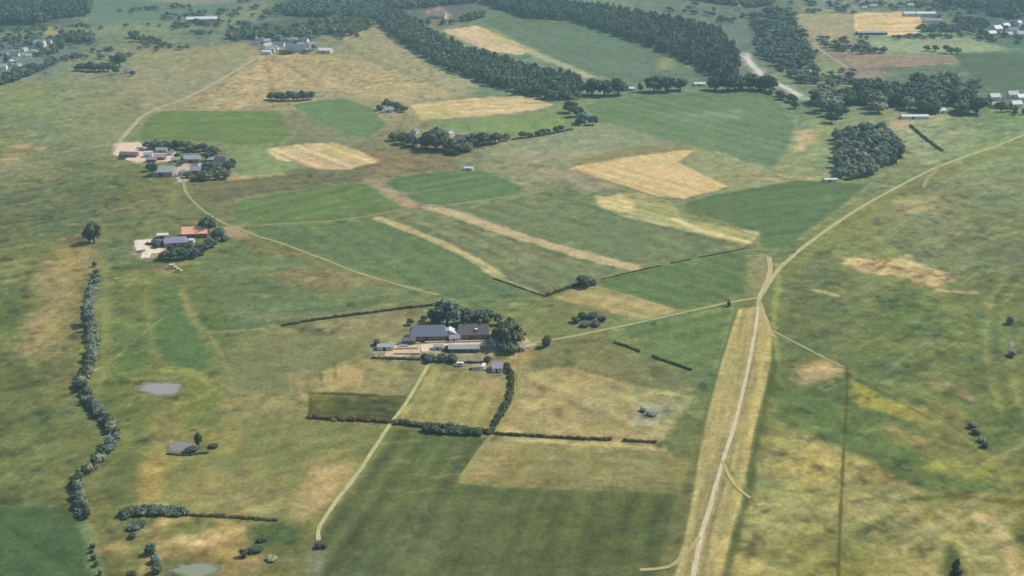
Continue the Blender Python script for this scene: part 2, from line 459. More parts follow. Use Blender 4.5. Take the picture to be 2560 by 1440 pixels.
# ---------------------------------------------------------------- the land: one sheet out to the horizon, coloured by what grows there
BASE = """
110 30 5e7479|300 20 6d8a80|560 20 7c8f80|800 20 5c7070|1100 10 667879|1450 10 7d9480|1700 20 74897c|1950 40 6b7f7a|2080 30 8b9880|2300 10 6f8579|2500 20 5f7880
60 100 627878|300 60 7f9179|500 80 75897b|700 70 5f7873|900 100 8d9479|1400 100 6c8877|1600 150 6e8a72|1900 90 6d817c|2050 60 a0a083|2300 110 8ba083|2500 150 648275
60 160 7a8d80|250 190 8d967a|500 170 949877|650 180 b09f7c|850 170 a5a07e|1050 170 9ea37f|1650 190 76927a|2150 160 908c80|2300 190 6d8172|2500 210 66806f
60 250 85926b|200 270 8a9270|450 240 9b9674|600 240 b2a27e|800 220 a7a081|1000 220 9c987c|1300 230 7e9078|1990 270 738b72|2500 310 82996f
100 340 7f8c6b|250 330 87906c|800 330 788467|1350 320 81936b|1550 360 8c947a|2020 330 8b9a70|2300 330 99a27b|2450 400 869a72
50 420 8a8d69|200 420 76815f|620 400 84966c|800 440 747b62|1000 395 8b8468|1300 400 8e9172|1900 430 8f9670|2050 410 8c9a72|2300 480 7f8b65|2500 450 828d69
60 520 6c785a|250 510 6b775a|400 480 788059|520 440 7c7d5d|1200 540 7c8a66|1400 520 71845f|2150 600 828a5d|2350 540 858a64|2500 560 7d8760
60 600 6f7d55|300 600 72805a|650 600 7e8058|850 610 677b59|1400 580 72825f|2100 620 808a5c|2300 620 7b8660|2500 640 768260
60 700 6c7850|150 700 8e8760|350 700 687c4e|600 660 6d8059|800 690 8b8561|1000 690 7a8059|1200 720 6f8159|1330 780 7e8a5b|2050 700 6f7d58|2250 760 70804f|2450 700 727f52
50 800 64744c|130 820 96895a|300 820 6e7b4f|450 820 5c7a52|600 780 73805a|750 860 7b8158|900 830 8f8a60|1400 880 7b7d55|1650 850 6a8056|1780 900 6d7f55|2000 850 6b7a50|2200 850 6f7d50|2400 850 73804f|2520 800 6b7b52
50 950 65724a|130 950 74784f|300 950 6c784a|520 1000 738048|620 970 8a8456|700 1000 9b9260|900 970 9d9463|1350 950 8f8b60|1750 980 6f7d52|2000 1000 6a774a|2250 930 6b7c52|2450 1000 6a7a4c
80 1080 67734a|350 1080 6c784a|650 1080 7d8051|850 1100 7a8052|1000 1120 72794a|1700 1100 70794f|2000 1130 98905a|2250 1100 6b7748|2400 1100 7d7f4d|2530 1100 6a7848
80 1200 6e774b|300 1200 68744a|420 1180 9a8e57|560 1220 7c7d50|700 1200 8f8857|850 1160 87834f|1700 1220 75744c|2000 1250 a2965f|2250 1250 a3955f|2500 1240 7e834f
80 1380 4f683f|270 1380 76794d|450 1350 a59760|560 1380 a08f5d|680 1350 5f6f44|750 1400 7d7b4d|2000 1380 a0965c|2200 1380 7b7e49|2450 1400 a89a63|2550 1420 7a8049
-300 500 6c785a|-300 1000 65724a|-300 1350 5d6d44|2860 300 82996f|2860 700 727f52|2860 1200 7e834f|1280 1700 5b6641|300 1800 68744a|2200 1800 8f8857|1000 -80 6b8078|0 -80 64787a|2500 -80 667c7c|1800 -80 70867c
"""
# closed areas: points (photograph pixels on the ground) | colour | softness m | wobble m | mottling | name, label (only real field plots) | streak
AREAS = []
def area(pts, col, soft=3, wob=2, mott=.6, name=None, label=None, streak=None, mix=1.0):
    AREAS.append((pts, col, soft, wob, mott, name, label, streak, mix, 0))
def line(pts, wid, col, soft=1.5, wob=1.0, mott=.8, mix=1.0):
    AREAS.append((pts, col, soft, wob, mott, None, None, None, mix, wid))

# --- far plots
area([(225,0),(640,0),(560,25),(420,48),(228,60)], '6f8b80', 14, 8, .5)
area([(0,78),(140,72),(330,62),(470,52),(600,20),(680,10),(640,45),(450,80),(200,100),(0,100)], '83947b', 12, 10, .9)
area([(355,0),(600,-10),(640,5),(480,12)], '8c9688', 8, 6, .6)
area([(100,70),(148,66),(148,84),(100,86)], 'a3a07c', 8, 4)
area([(0,120),(150,110),(190,130),(120,165),(0,205)], '768a82', 12, 10, 1.4)
area([(330,135),(620,108),(660,140),(640,170),(480,250),(380,275),(320,215)], '98997a', 14, 10, .9)
area([(640,140),(790,130),(930,160),(1050,200),(1150,235),(1030,255),(900,245),(800,235),(700,240),(560,275),(480,270),(560,220),(620,175)], 'aea37e', 14, 12, 1.2)
area([(590,170),(680,150),(720,175),(700,215),(600,235),(560,225)], 'b9a983', 16, 12, 1.4, mix=.8)
area([(850,85),(935,68),(1000,100),(1100,165),(1220,215),(1150,225),(1000,170),(880,120)], 'a2a080', 9, 8, 1.1)
line([(1010,125),(1110,175),(1230,220),(1330,248)], 12, '8ba388', 6, 3)
line([(880,130),(960,160),(1060,195),(1130,230)], 9, '8e8f72', 6, 4, mix=.7)
area([(1190,50),(1290,33),(1400,52),(1500,78),(1640,125),(1780,198),(1740,215),(1570,205),(1470,185),(1330,115),(1260,85)], '6c8673', 5, 3, .6,
     'crop_field', 'blue green crop field between the two long woods', ((1330,115),(1470,185),.05,9))
area([(1690,135),(1680,170),(1640,178),(1650,150)], 'a09f74', 12, 6, .6, mix=.8)
area([(1108,76),(1190,64),(1250,88),(1325,122),(1300,137),(1225,128),(1170,105)], 'd2bf9d', 4, 3, .5, 'wheat_field', 'pale ripe wheat plot beside the long wood', ((1110,75),(1280,130),.07,6))
area([(1190,68),(1260,90),(1300,112),(1240,112)], 'b7b282', 7, 4, .6, mix=.8)
line([(1305,118),(1370,148),(1430,172),(1475,192)], 20, 'a9ab88', 6, 3, .6)
area([(1060,30),(1100,18),(1128,35),(1120,48),(1085,50)], 'b09487', 7, 5, .6)
area([(2050,0),(2280,0),(2300,12),(2130,22),(2020,18)], '83948a', 10, 8, 1.0)
area([(1950,35),(2130,35),(2130,80),(2040,130),(2030,90),(1955,80)], 'a3a285', 10, 7, .8)
area([(2135,34),(2285,28),(2312,60),(2295,88),(2140,86)], 'dcc497', 3, 2, .5, 'wheat_field', 'sandy yellow wheat plot below the white sheds', ((2140,60),(2300,60),.07,8))
area([(2160,50),(2230,46),(2230,62),(2160,66)], 'c7b983', 10, 5, .4, mix=.7)
area([(2170,98),(2410,92),(2540,125),(2400,133),(2220,130),(2150,110)], '93a487', 8, 6, .7)
line([(2330,97),(2400,98)], 9, 'bfae7e', 5, 3)
area([(2110,140),(2280,136),(2370,138),(2400,158),(2300,165),(2140,166)], '9a9082', 5, 4, .6, 'fallow_field', 'purple brown fallow field among green plots', ((2120,150),(2380,150),.06,10))
area([(2380,132),(2580,132),(2600,225),(2480,225),(2420,185),(2400,160)], '617b6b', 6, 4, .4, 'crop_field', 'dark blue green crop field past the far wood', ((2400,150),(2560,170),.04,12))
area([(2060,150),(2110,175),(2060,205),(2030,190)], '869c72', 12, 6, .7)
for p, c in (([(655,140),(650,175),(640,220),(600,262)],'c0ae84'),([(662,140),(672,180),(680,225),(676,262)],'94876a'),([(670,140),(720,165),(770,195),(800,215)],'8f8a6d'),([(672,140),(740,158),(800,190),(840,220)],'bdb08c'),
             ([(640,150),(590,180),(540,225),(480,262)],'93886a'),([(560,200),(590,190),(640,188)],'c3b184'),([(900,95),(940,130),(1020,165),(1080,190)],'8a8a6c'),([(900,150),(980,185),(1060,205)],'b0aa86'),([(430,160),(520,150),(600,148)],'a39f7c')):
    line(p, 5, c, 4, 5, 1.0, mix=.75)
# --- middle distance
area([(1025,262),(1180,246),(1310,238),(1385,262),(1340,275),(1230,290),(1110,298),(1055,300)], 'cfbb8c', 4, 3, .5, 'wheat_field', 'ripe wheat plot just below the dark wood', ((1030,275),(1380,262),.08,7))
area([(1030,272),(1110,262),(1150,285),(1060,300)], 'aead75', 12, 8, .6, mix=.85)
area([(1060,302),(1230,290),(1400,268),(1440,300),(1400,325),(1270,345),(1100,325)], '7f9868', 8, 6, .7)
area([(1100,300),(1340,277),(1390,270),(1400,280),(1230,296)], '98947a', 8, 5, .6, mix=.7)
area([(345,335),(365,295),(400,278),(700,277),(742,330),(700,358),(600,362),(480,352),(350,348)], '6f885c', 4, 3, .45, 'grass_field', 'green grass field above the grey roofed farm', ((360,320),(740,320),.06,10))
line([(360,293),(395,277),(700,276)], 5, '9a9c76', 4, 2)
area([(728,262),(800,250),(868,247),(935,270),(968,315),(930,342),(880,340),(790,305)], '6f8b66', 6, 4, .5, 'grass_field', 'blue green grass field left of the cottages')
area([(700,280),(735,278),(790,310),(900,350),(1000,365),(980,385),(800,350),(720,330)], '858a6c', 9, 6, .9)
area([(1452,264),(1560,244),(1780,228),(1905,232),(1960,265),(1985,305),(1990,345),(1940,410),(1930,440),(1840,405),(1750,372),(1640,345),(1500,315)], '708a69', 5, 4, .55,
     'crop_field', 'wide green crop field stretching under the tree clumps', ((1500,315),(1900,430),.06,12))
area([(1700,280),(1850,275),(1880,295),(1720,300)], '84a083', 14, 8, .6, mix=.6)
area([(1480,300),(1560,320),(1650,345),(1740,370),(1600,372),(1430,400),(1200,380),(1290,350),(1430,325)], '8d9878', 10, 8, .9)
area([(1200,378),(1420,372),(1545,375),(1530,392),(1420,410),(1290,395)], 'a09d80', 14, 9, .8, mix=.8)
area([(930,372),(1080,380),(1140,395),(1140,412),(1060,430),(950,430),(880,425),(935,405)], '8a8167', 10, 8, 1.1)
area([(585,380),(680,370),(760,420),(700,435),(590,440)], '87986c', 7, 5, .6)
line([(575,440),(640,440),(700,436)], 9, 'b8ad7c', 5, 3)
area([(668,374),(740,362),(830,357),(880,372),(945,400),(935,408),(890,415),(880,424),(790,424),(735,404),(700,400)], 'd0bb8f', 4, 4, .6, 'wheat_field', 'bright sandy wheat plot right of the farm cluster', ((670,375),(800,425),.08,6))
area([(800,362),(850,362),(880,385),(830,395)], 'bcb078', 10, 5, .5, mix=.8)
area([(480,450),(700,440),(900,428),(930,450),(800,462),(620,490),(540,510),(490,485)], '74785e', 8, 7, 1.1)
area([(575,520),(600,500),(700,482),(890,456),(930,462),(1035,516),(960,530),(880,548),(650,562),(590,550)], '6b8257', 4, 3, .5, 'grass_field', 'green meadow cornered by the crossing farm tracks', ((600,540),(900,470),.05,10))
area([(945,462),(1000,440),(1100,430),(1205,424),(1312,468),(1300,487),(1180,503),(1090,514),(1055,512)], '68855f', 4, 3, .45, 'crop_field', 'deep green crop field above the track crossing', ((960,470),(1200,430),.05,9))
area([(900,445),(940,450),(1045,505),(1030,520),(1000,515)], 'a5987a', 5, 4, .8)
area([(1150,525),(1360,480),(1470,500),(1560,540),(1720,575),(1850,612),(1590,664),(1380,600)], '72825f', 5, 4, .7, 'grass_field', 'dull green meadow between the two tan strips', ((1150,525),(1590,664),.07,10))
area([(1430,395),(1545,372),(1700,352),(1745,372),(1700,378),(1560,394),(1440,418)], '8d8e6c', 6, 4, .7)
area([(1420,422),(1500,405),(1560,395),(1700,376),(1737,376),(1710,395),(1692,405),(1760,437),(1822,466),(1775,480),(1712,496),(1640,489),(1560,464)], 'd1ba88', 2.5, 2, .45,
     'wheat_field', 'large golden wheat field at right of centre', ((1440,425),(1660,490),.05,8))
line([(1436,424),(1500,447),(1580,473),(1650,497),(1700,498)], 4.5, '7c7a55', 2.5, 1)
line([(1430,412),(1500,396),(1600,383),(1700,371)], 3.5, '93764f', 2.5, 1.5, mix=.8)
area([(1345,425),(1420,425),(1490,450),(1560,468),(1470,478),(1400,450)], '98947a', 9, 6, .8)
line([(1365,430),(1450,438),(1500,445)], 7, 'b09b80', 5, 3, mix=.8)
area([(1745,374),(1800,385),(1955,440),(1990,450),(1900,465),(1825,467),(1700,407)], '929872', 5, 4, .8)
line([(1790,380),(1870,408),(1960,440),(1985,448)], 5, 'b3b187', 4, 2, mix=.8)
line([(1900,445),(1960,446),(2040,447)], 7, 'b3a77c', 4, 2)
area([(1985,328),(2030,325),(2040,350),(2010,372),(1990,380)], 'c2b184', 8, 5, .7)
area([(2220,305),(2280,300),(2270,325),(2230,325)], 'b9a885', 8, 4, .6)
area([(1712,508),(1760,492),(1900,466),(1990,450),(2080,455),(2175,458),(2100,520),(1990,600),(1960,622),(1902,622),(1898,583),(1810,555),(1710,528)], '647d59', 3, 2.5, .4,
     'crop_field', 'lush dark green crop field inside the bend of the road', ((1720,515),(2150,470),.05,9))
area([(1488,492),(1600,484),(1680,505),(1700,545),(1780,560),(1892,580),(1897,590),(1865,612),(1720,577),(1560,541),(1500,515)], 'a5a572', 4, 3, .7,
     'fallow_field', 'yellowish fallow strip pointing at the road bend', ((1490,500),(1860,605),.08,5))
area([(1495,492),(1560,488),(1585,512),(1590,535),(1550,532),(1505,515)], 'd0c089', 6, 4, .6, mix=.9)
line([(1690,548),(1740,572),(1810,592),(1868,606)], 8, 'd0c68f', 3, 1.5, .5)
line([(1712,525),(1760,545),(1850,572)], 7, '74804f', 4, 2, mix=.8)
line([(1600,545),(1700,572),(1720,577)], 5, 'b8b68a', 3, 2)
# --- the striped plots in the centre
area([(590,568),(860,556),(960,548),(990,565),(1110,612),(1250,696),(1365,742),(1150,750),(960,696),(860,662),(760,625),(650,592)], '697f5a', 5, 4, .6,
     'grass_field', 'broad green meadow below the track crossing', ((980,560),(1250,700),.05,9))
area([(960,548),(1070,522),(1110,548),(1300,620),(1560,682),(1490,702),(1430,718),(1365,738),(1250,694),(1110,610)], '7b8562', 4, 3, .8,
     'grass_field', 'olive meadow strip between two tan bands', ((1000,550),(1365,735),.08,7))
line([(1075,518),(1140,535),(1240,572),(1400,620),(1500,648),(1580,668)], 15, 'bfae84', 2, 1.5, .5)
area([(1015,508),(1045,505),(1042,520),(1018,520)], 'b08c74', 2.5, 2, .5)
line([(1100,550),(1240,600),(1400,650)], 4, '89805a', 3, 2, mix=.7)
line([(945,545),(1000,566),(1060,590),(1120,615),(1190,652),(1250,690)], 9, 'bcb27e', 1.8, 1.2, .5)
line([(1180,650),(1250,694),(1340,728)], 4, 'aeb080', 2, 1, mix=.7)
area([(480,660),(600,640),(760,640),(870,672),(1000,710),(1080,740),(980,760),(820,790),(680,815),(560,830),(520,780)], '6f805a', 7, 5, .8,
     'grass_field', 'green pasture above the long dark hedge', ((520,780),(1050,740),.05,10))
area([(680,680),(780,662),(880,680),(980,710),(860,725),(730,715)], '908863', 14, 9, .9, mix=.85)
line([(575,785),(700,795),(830,790)], 6, '969067', 6, 4, mix=.6)
area([(1388,745),(1440,722),(1492,714),(1560,735),(1705,776),(1640,793),(1585,803),(1480,770)], 'aa9e6d', 5, 4, .7,
     'stubble_field', 'tan stubble wedge above the farm drive', ((1400,740),(1640,795),.06,8))
area([(1488,706),(1540,688),(1700,655),(1862,624),(1872,640),(1862,735),(1760,758),(1698,775),(1560,732)], '677f55', 3, 2.5, .45,
     'crop_field', 'bright green crop field left of the road bend', ((1500,705),(1700,770),.05,9))
area([(1300,770),(1480,770),(1560,803),(1480,825),(1330,850)], '7f8758', 10, 6, .8)
# --- main farm surroundings
area([(1500,850),(1640,812),(1832,765),(1800,900),(1780,935),(1720,918),(1620,880),(1540,856)], '6c8054', 4, 3, .6,
     'grass_field', 'green paddock between the drive and the yellow verge', ((1520,850),(1820,780),.06,8))
area([(1330,862),(1500,846),(1560,870),(1725,930),(1720,985),(1600,975),(1420,925),(1320,925)], '7b7e57', 8, 6, .9)
area([(1280,1000),(1310,930),(1420,920),(1560,955),(1640,975),(1722,988),(1700,1050),(1645,1100),(1640,1108),(1440,1098),(1235,1082)], 'a29768', 5, 4, .8,
     'hay_meadow', 'dry beige hay meadow right of the farm', ((1300,940),(1650,1090),.07,7))
area([(1600,975),(1720,980),(1680,1070),(1600,1080)], '97936a', 9, 6, 1.2)
area([(1600,1010),(1655,1015),(1650,1060),(1605,1055)], '9a9c86', 6, 4, 1.0, mix=.8)
line([(1570,995),(1610,990),(1660,985),(1725,990)], 4, 'b5ab72', 3, 2, mix=.8)
line([(1300,1100),(1480,1112),(1650,1122)], 6, 'bcae78', 2.5, 1.5, 1.2)
area([(1225,1090),(1300,1105),(1650,1125),(1720,1160),(1695,1232),(1480,1222),(1300,1216),(1145,1202)], '8c8859', 5, 4, .7,
     'stubble_field', 'olive brown stubble field below the straight hedge', ((1160,1180),(1690,1200),.05,6))
area([(1225,1092),(1290,1108),(1230,1190),(1150,1200)], 'a89a68', 10, 6, .7, mix=.85)
area([(985,1078),(1060,1086),(1215,1095),(1180,1150),(1142,1207),(1300,1219),(1480,1225),(1693,1236),(1685,1300),(1640,1440),(1620,1560),(700,1560),(785,1440),(800,1330),(860,1240)], '616d49', 3, 2.5, .55,
     'grass_field', 'large dark green mown field at the bottom centre', ((800,1330),(985,1078),.10,7))
area([(1000,1090),(1130,1100),(1100,1200),(1000,1250),(900,1250)], '647348', 20, 10, .7, mix=.7)
area([(1340,1240),(1690,1240),(1640,1440),(1300,1440)], '57643f', 22, 10, .5, mix=.75)
line([(1000,1345),(1020,1342)], 4, '808459', 3, 2, mix=.7)
area([(775,983),(900,986),(1012,992),(985,1052),(880,1048),(775,1040)], '525e36', 2.5, 2, 1.0, 'crop_field', 'dark green weedy plot left of the straight path', ((780,1010),(1000,1020),.12,5))
area([(760,992),(800,930),(860,903),(940,905),(1010,930),(1040,960),(1010,990),(900,984),(775,980)], 'a09865', 7, 5, 1.0)
area([(800,945),(850,915),(925,910),(910,955),(830,975)], 'bda672', 8, 5, .8, mix=.9)
area([(985,950),(1040,975),(1000,1000),(935,990)], '9a8f68', 8, 4, .9, mix=.7)
area([(540,850),(700,830),(850,830),(925,850),(900,890),(800,930),(760,980),(770,1045),(640,1035),(560,1000)], '7f845b', 9, 7, .5,
     'grass_field', 'patchy pasture left of the farm yard')
area([(640,985),(770,985),(770,1048),(600,1035),(580,1000)], '9d945f', 14, 8, 1.0, mix=.9)
area([(740,935),(765,930),(765,1010),(735,1010)], 'b29c6a', 8, 4, .8, mix=.8)
area([(850,790),(1000,770),(1040,800),(1000,850),(880,850),(790,820)], '948d63', 9, 6, 1.0, mix=.9)
area([(1075,925),(1180,930),(1252,938),(1256,1005),(1225,1078),(1100,1068),(990,1058)], '98925e', 4, 3, .8,
     'grass_field', 'dry triangular paddock between path and curved hedge', ((1000,1055),(1080,930),.08,5))
area([(1190,940),(1255,940),(1250,985),(1190,970)], 'b09a70', 9, 5, .8, mix=.8)
area([(1265,880),(1330,870),(1310,920),(1290,960),(1275,930)], 'aa9864', 5, 4, .8)
# --- lower left
area([(595,1035),(770,1050),(980,1065),(900,1185),(830,1262),(795,1310),(690,1305),(540,1290),(380,1260),(380,1180),(480,1140),(560,1110)], '808453', 8, 6, .45,
     'hay_meadow', 'olive hay meadow left of the straight path', ((560,1250),(900,1150),.05,7))
area([(500,1170),(640,1200),(720,1240),(760,1290),(600,1290),(480,1250)], '978f5c', 22, 12, .9, mix=.9)
area([(770,1165),(880,1160),(860,1200),(815,1262),(790,1295),(745,1285)], 'b4a06d', 8, 5, .6, mix=.95)
area([(470,660),(570,800),(580,850),(555,900),(490,770),(450,690)], '6b7a4d', 12, 8, .8)
line([(455,715),(475,780),(500,850)], 6, '929058', 4, 2, .8)
line([(330,680),(370,760),(390,880),(400,915)], 9, '7f8553', 8, 4, .8)
area([(375,800),(430,760),(490,810),(510,870),(530,920),(440,920),(395,900)], '5f7a50', 9, 6, .5,
     'grass_field', 'rich green strip above the pale pond', None)
area([(305,800),(345,830),(370,900),(320,930),(300,880)], '5d7b4f', 12, 6, .6, mix=.9)
line([(400,925),(470,930),(525,965),(490,1000),(440,1008)], 5, '969858', 3, 2, .8)
line([(320,965),(350,945),(440,945)], 5, '8d8b60', 4, 2, mix=.7)
line([(400,1135),(390,1180),(378,1250)], 11, 'a59758', 5, 3, .8)
line([(440,1130),(430,1160),(400,1200)], 7, '99914f', 4, 3, .8, mix=.8)
line([(530,1095),(575,1090),(595,1110),(555,1135)], 6, '99924f', 4, 3, .8)
area([(-80,1268),(190,1266),(215,1320),(235,1370),(270,1470),(-80,1480)], '526a48', 3, 2, .35, 'crop_field', 'dark green crop field in the bottom left corner', ((0,1280),(180,1400),.05,8))
area([(400,1305),(480,1300),(640,1305),(640,1340),(600,1400),(480,1410),(380,1400),(390,1350)], 'b09c62', 8, 7, 1.5)
area([(470,1310),(560,1300),(590,1340),(500,1350)], 'a5a05a', 8, 6, 1.2, mix=.7)
area([(610,1340),(700,1310),(770,1320),(760,1370),(640,1375)], '586b42', 6, 5, .9)
area([(600,1375),(760,1372),(780,1460),(600,1460)], '80804f', 8, 6, 1.0)
line([(785,1350),(788,1440)], 5, '808468', 3, 2, mix=.8)
line([(210,1310),(225,1370),(250,1440)], 3.5, '7f9468', 3, 2, mix=.8)
line([(775,983),(860,985),(1010,992)], 2.6, '48532f', 1.5, 1)
line([(775,985),(776,1042)], 2.4, '4d5a34', 1.5, 1)
line([(560,1048),(660,1040),(768,1052)], 2.5, '8f8c56', 2, 1)
area([(480,1330),(560,1320),(600,1345),(560,1380),(470,1375),(430,1350)], 'c0a56c', 7, 6, 1.2, mix=.85)
line([(420,1402),(500,1404),(600,1402)], 4, '6e6a44', 3, 2, mix=.8)
line([(800,935),(803,955)], 2, '6a6a42', 1.5, 1, mix=.7)
line([(835,910),(838,945)], 2, '6a6a42', 1.5, 1, mix=.7)
line([(195,600),(250,640),(262,720),(258,800)], 5, '88905c', 4, 3, mix=.7)
line([(265,780),(262,900),(250,960)], 6, '8d8f58', 4, 3, mix=.7)
for p, c in (([(400,1320),(450,1312),(520,1316),(500,1330),(420,1336)],'6f7a48'),([(520,1352),(600,1348),(610,1362),(530,1366)],'7c6f48'),([(450,1350),(520,1346),(540,1356),(470,1362)],'cbb078'),([(560,1312),(640,1310),(630,1330),(570,1332)],'c2aa70'),([(280,1360),(340,1350),(360,1390),(300,1400)],'8a8650'),
             ([(240,1370),(300,1362),(310,1380),(250,1384)],'b39c66'),([(420,1376),(500,1380),(560,1392),(440,1396)],'8c7e4e'),([(400,1420),(440,1405),(470,1415),(440,1440)],'5c6c44'),([(620,1318),(700,1316),(740,1340),(640,1350)],'55683f'),([(660,1380),(740,1376),(750,1420),(680,1430)],'6c7048'),([(590,1400),(640,1395),(640,1440),(600,1440)],'96845a')):
    area(p, c, 4, 4, 1.4, mix=.85)
# --- left pasture
area([(185,600),(240,610),(220,700),(160,760),(120,830),(80,900),(35,900),(60,830),(110,730)], '988d61', 12, 9, 1.1, mix=.9)
area([(90,800),(135,785),(110,860),(70,880)], 'ab9a68', 10, 6, .8, mix=.9)
area([(0,690),(40,650),(60,660),(20,720),(0,740)], '8a8d60', 9, 6, 1.0, mix=.8)
line([(45,365),(80,368),(110,370)], 14, 'a99a77', 8, 5, .8)
area([(0,400),(40,385),(50,410),(0,430)], 'a09a75', 12, 7, .9, mix=.8)
line([(268,350),(300,310),(350,285)], 14, '8e9270', 10, 5, .8, mix=.7)
area([(0,440),(330,440),(380,500),(330,560),(0,600)], '6a7759', 30, 20, 1.7, mix=.75)
area([(165,593),(215,588),(215,602),(165,606)], '75654f', 3, 2, .8)  # shadow of the lone pasture tree, painted into the ground colour
# --- right pasture
area([(2100,640),(2200,650),(2270,640),(2330,670),(2408,690),(2340,712),(2290,708),(2240,690),(2170,688),(2110,665)], 'b6a577', 4, 5, 1.8)
line([(2170,685),(2200,670),(2220,650)], 4, '7f7850', 2.5, 2, 1.5)
line([(2230,672),(2300,672),(2340,690)], 3.5, '94835a', 2.5, 2, 1.5, mix=.8)
area([(2300,695),(2390,688),(2340,712)], 'c6b07f', 4, 3, .8, mix=.9)
line([(2350,725),(2390,730),(2440,732)], 3.5, 'b5a97a', 2.5, 1.5)
line([(2035,726),(2060,729),(2088,738)], 3.5, 'b0ac80', 2.5, 1.5)
area([(2240,500),(2350,490),(2350,530),(2250,535)], 'a59b74', 14, 10, 1.4, mix=.8)
area([(2110,545),(2170,560),(2150,620),(2050,640)], '868f5a', 16, 10, 1.0, mix=.7)
area([(1985,940),(2000,915),(2050,905),(2105,915),(2105,945),(2050,955),(2000,968)], 'b6a174', 5, 4, 1.2)
line([(1985,965),(2030,968),(2060,955)], 3, '6a6340', 2.5, 1.5)
area([(1935,960),(1990,970),(2110,940),(2125,985),(2200,1010),(2330,1085),(2480,1190),(2500,1230),(2350,1235),(2285,1228),(2180,1170),(2080,1120),(1930,1045)], '63764a', 8, 6, 1.1,
     'rough_meadow', 'dark rough meadow right of the yellow verge', None)
area([(2125,955),(2180,975),(2260,1008),(2312,1022),(2325,1045),(2285,1055),(2200,1025),(2130,1002)], '9c9b4c', 4, 4, 1.5)
area([(2125,955),(2165,968),(2180,995),(2135,998)], 'aaab55', 4, 3, 1.2, mix=.9)
area([(2240,1025),(2310,1022),(2318,1045),(2270,1048)], 'a8964f', 5, 4, 1.2, mix=.8)
area([(2230,1070),(2300,1085),(2400,1140),(2440,1170),(2330,1130),(2240,1100)], '94895b', 12, 7, 1.0, mix=.9)
area([(2310,1150),(2400,1150),(2490,1150),(2500,1190),(2440,1200),(2330,1175)], '92954e', 9, 6, 1.3, mix=.9)
area([(1960,1090),(2050,1090),(2110,1125),(2200,1165),(2285,1225),(2320,1250),(2470,1290),(2545,1370),(2565,1450),(2520,1500),(2440,1480),(1825,1480),(1850,1330),(1890,1200)], 'a19a60', 9, 8, 1.5,
     'dry_meadow', 'sun bleached dry grassland in the bottom right corner', None)
area([(1960,1350),(2060,1320),(2130,1330),(2230,1390),(2240,1460),(1990,1470)], '7b7d47', 16, 10, 1.4, mix=.9)
area([(2130,1310),(2170,1325),(2180,1360),(2130,1370)], '66744a', 10, 6, 1.0, mix=.9)
area([(2250,1240),(2420,1250),(2400,1290),(2280,1290)], '8b8852', 16, 10, 1.2, mix=.8)
line([(2300,1250),(2400,1240),(2490,1252),(2560,1255)], 4, '66683c', 2.5, 2)
area([(2300,1290),(2345,1283),(2350,1297),(2305,1303)], '63602f', 3, 2, .8)
area([(2355,1380),(2365,1358),(2385,1356),(2400,1380),(2412,1440),(2350,1450)], '59663e', 3, 2, .8)
line([(2440,1290),(2500,1320),(2530,1400),(2545,1460)], 5, 'b8a771', 3, 2)
area([(1930,1050),(1990,1080),(2010,1110),(1940,1100)], '8d8c57', 8, 5, 1.0, mix=.8)
line([(2330,960),(2390,965),(2430,1000)], 4, '98876a', 4, 2, mix=.7)
line([(2500,760),(2515,860),(2510,960)], 12, '828a56', 9, 5, 1.0, mix=.7)
# --- the broad yellow verge and roadside grass
area([(1848,772),(1895,765),(1915,790),(1931,832),(1928,900),(1905,1000),(1882,1090),(1862,1225),(1835,1310),(1815,1380),(1795,1520),(1670,1520),(1690,1420),(1725,1290),(1762,1080),(1800,930),(1830,830)], 'ada16a', 1.5, 1.0, .25,
     'verge', 'broad strip of yellow mown grass running beside the road', ((1872,800),(1745,1400),.085,3.2))
line([(1848,775),(1830,830),(1800,930),(1762,1080),(1725,1290),(1690,1430)], 2.2, 'bfb474', 1, .5)
line([(1924,840),(1922,900),(1900,1000),(1876,1090),(1858,1215),(1830,1310),(1805,1400),(1790,1500)], 2.2, 'b9ae6c', 1, .5)
line([(1895,800),(1880,900),(1862,960),(1840,1060),(1815,1150)], 3, '958d66', 1.5, .8, mix=.7)
line([(1940,840),(1935,920),(1912,1020),(1890,1110),(1868,1240),(1840,1340),(1815,1440),(1800,1500)], 4, '5f6a41', 2, 1)
line([(1945,660),(1945,720),(1935,790),(1938,840),(1945,900)], 4, '8f9a5d', 2, 1)
area([(1868,645),(1918,640),(1926,690),(1896,745),(1872,738)], '928e66', 4, 3, .7)
line([(1868,640),(1918,638)], 2.5, 'a9a884', 1.5, 1)
line([(2560,352),(2480,385),(2360,432),(2250,486),(2140,548),(2040,618),(1965,680)], 12, '84884f', 6, 3, .8, mix=.7)
line([(1800,1140),(1850,1210),(1880,1250)], 2, '7d7650', 1.5, 1)
line([(1812,1180),(1855,1228)], 2, 'bdb076', 1.2, .6)
line([(2120,925),(2116,1000),(2112,1080),(2105,1200),(2100,1320),(2094,1480)], 1.5, '56572f', .7, .3, .5, mix=.8)
line([(2118,921),(2118,940)], 2.2, '6b4a33', 1, .4, .5)
line([(1858,134),(1885,168),(1908,190),(1936,206),(1968,222),(2006,246)], 20, 'b4bab0', 7, 5, 1.2, mix=.8)
line([(1868,800),(1860,870),(1840,980),(1818,1070),(1792,1180),(1765,1270),(1740,1340)], 2.6, '8d8a60', 1.0, .6, .4, mix=.75)
line([(1893,800),(1882,880),(1866,980),(1846,1070),(1824,1160),(1800,1240),(1772,1340),(1755,1440)], 2.6, '90885f', 1.0, .6, .4, mix=.75)
line([(1842,775),(1824,830),(1794,930),(1756,1080),(1719,1290),(1684,1430)], 2.2, '66704a', 1, .5, .5, mix=.8)
line([(1905,850),(1895,960),(1872,1080),(1848,1200),(1818,1320),(1790,1440)], 4, 'b6a868', 1.2, .6, .4, mix=.7)
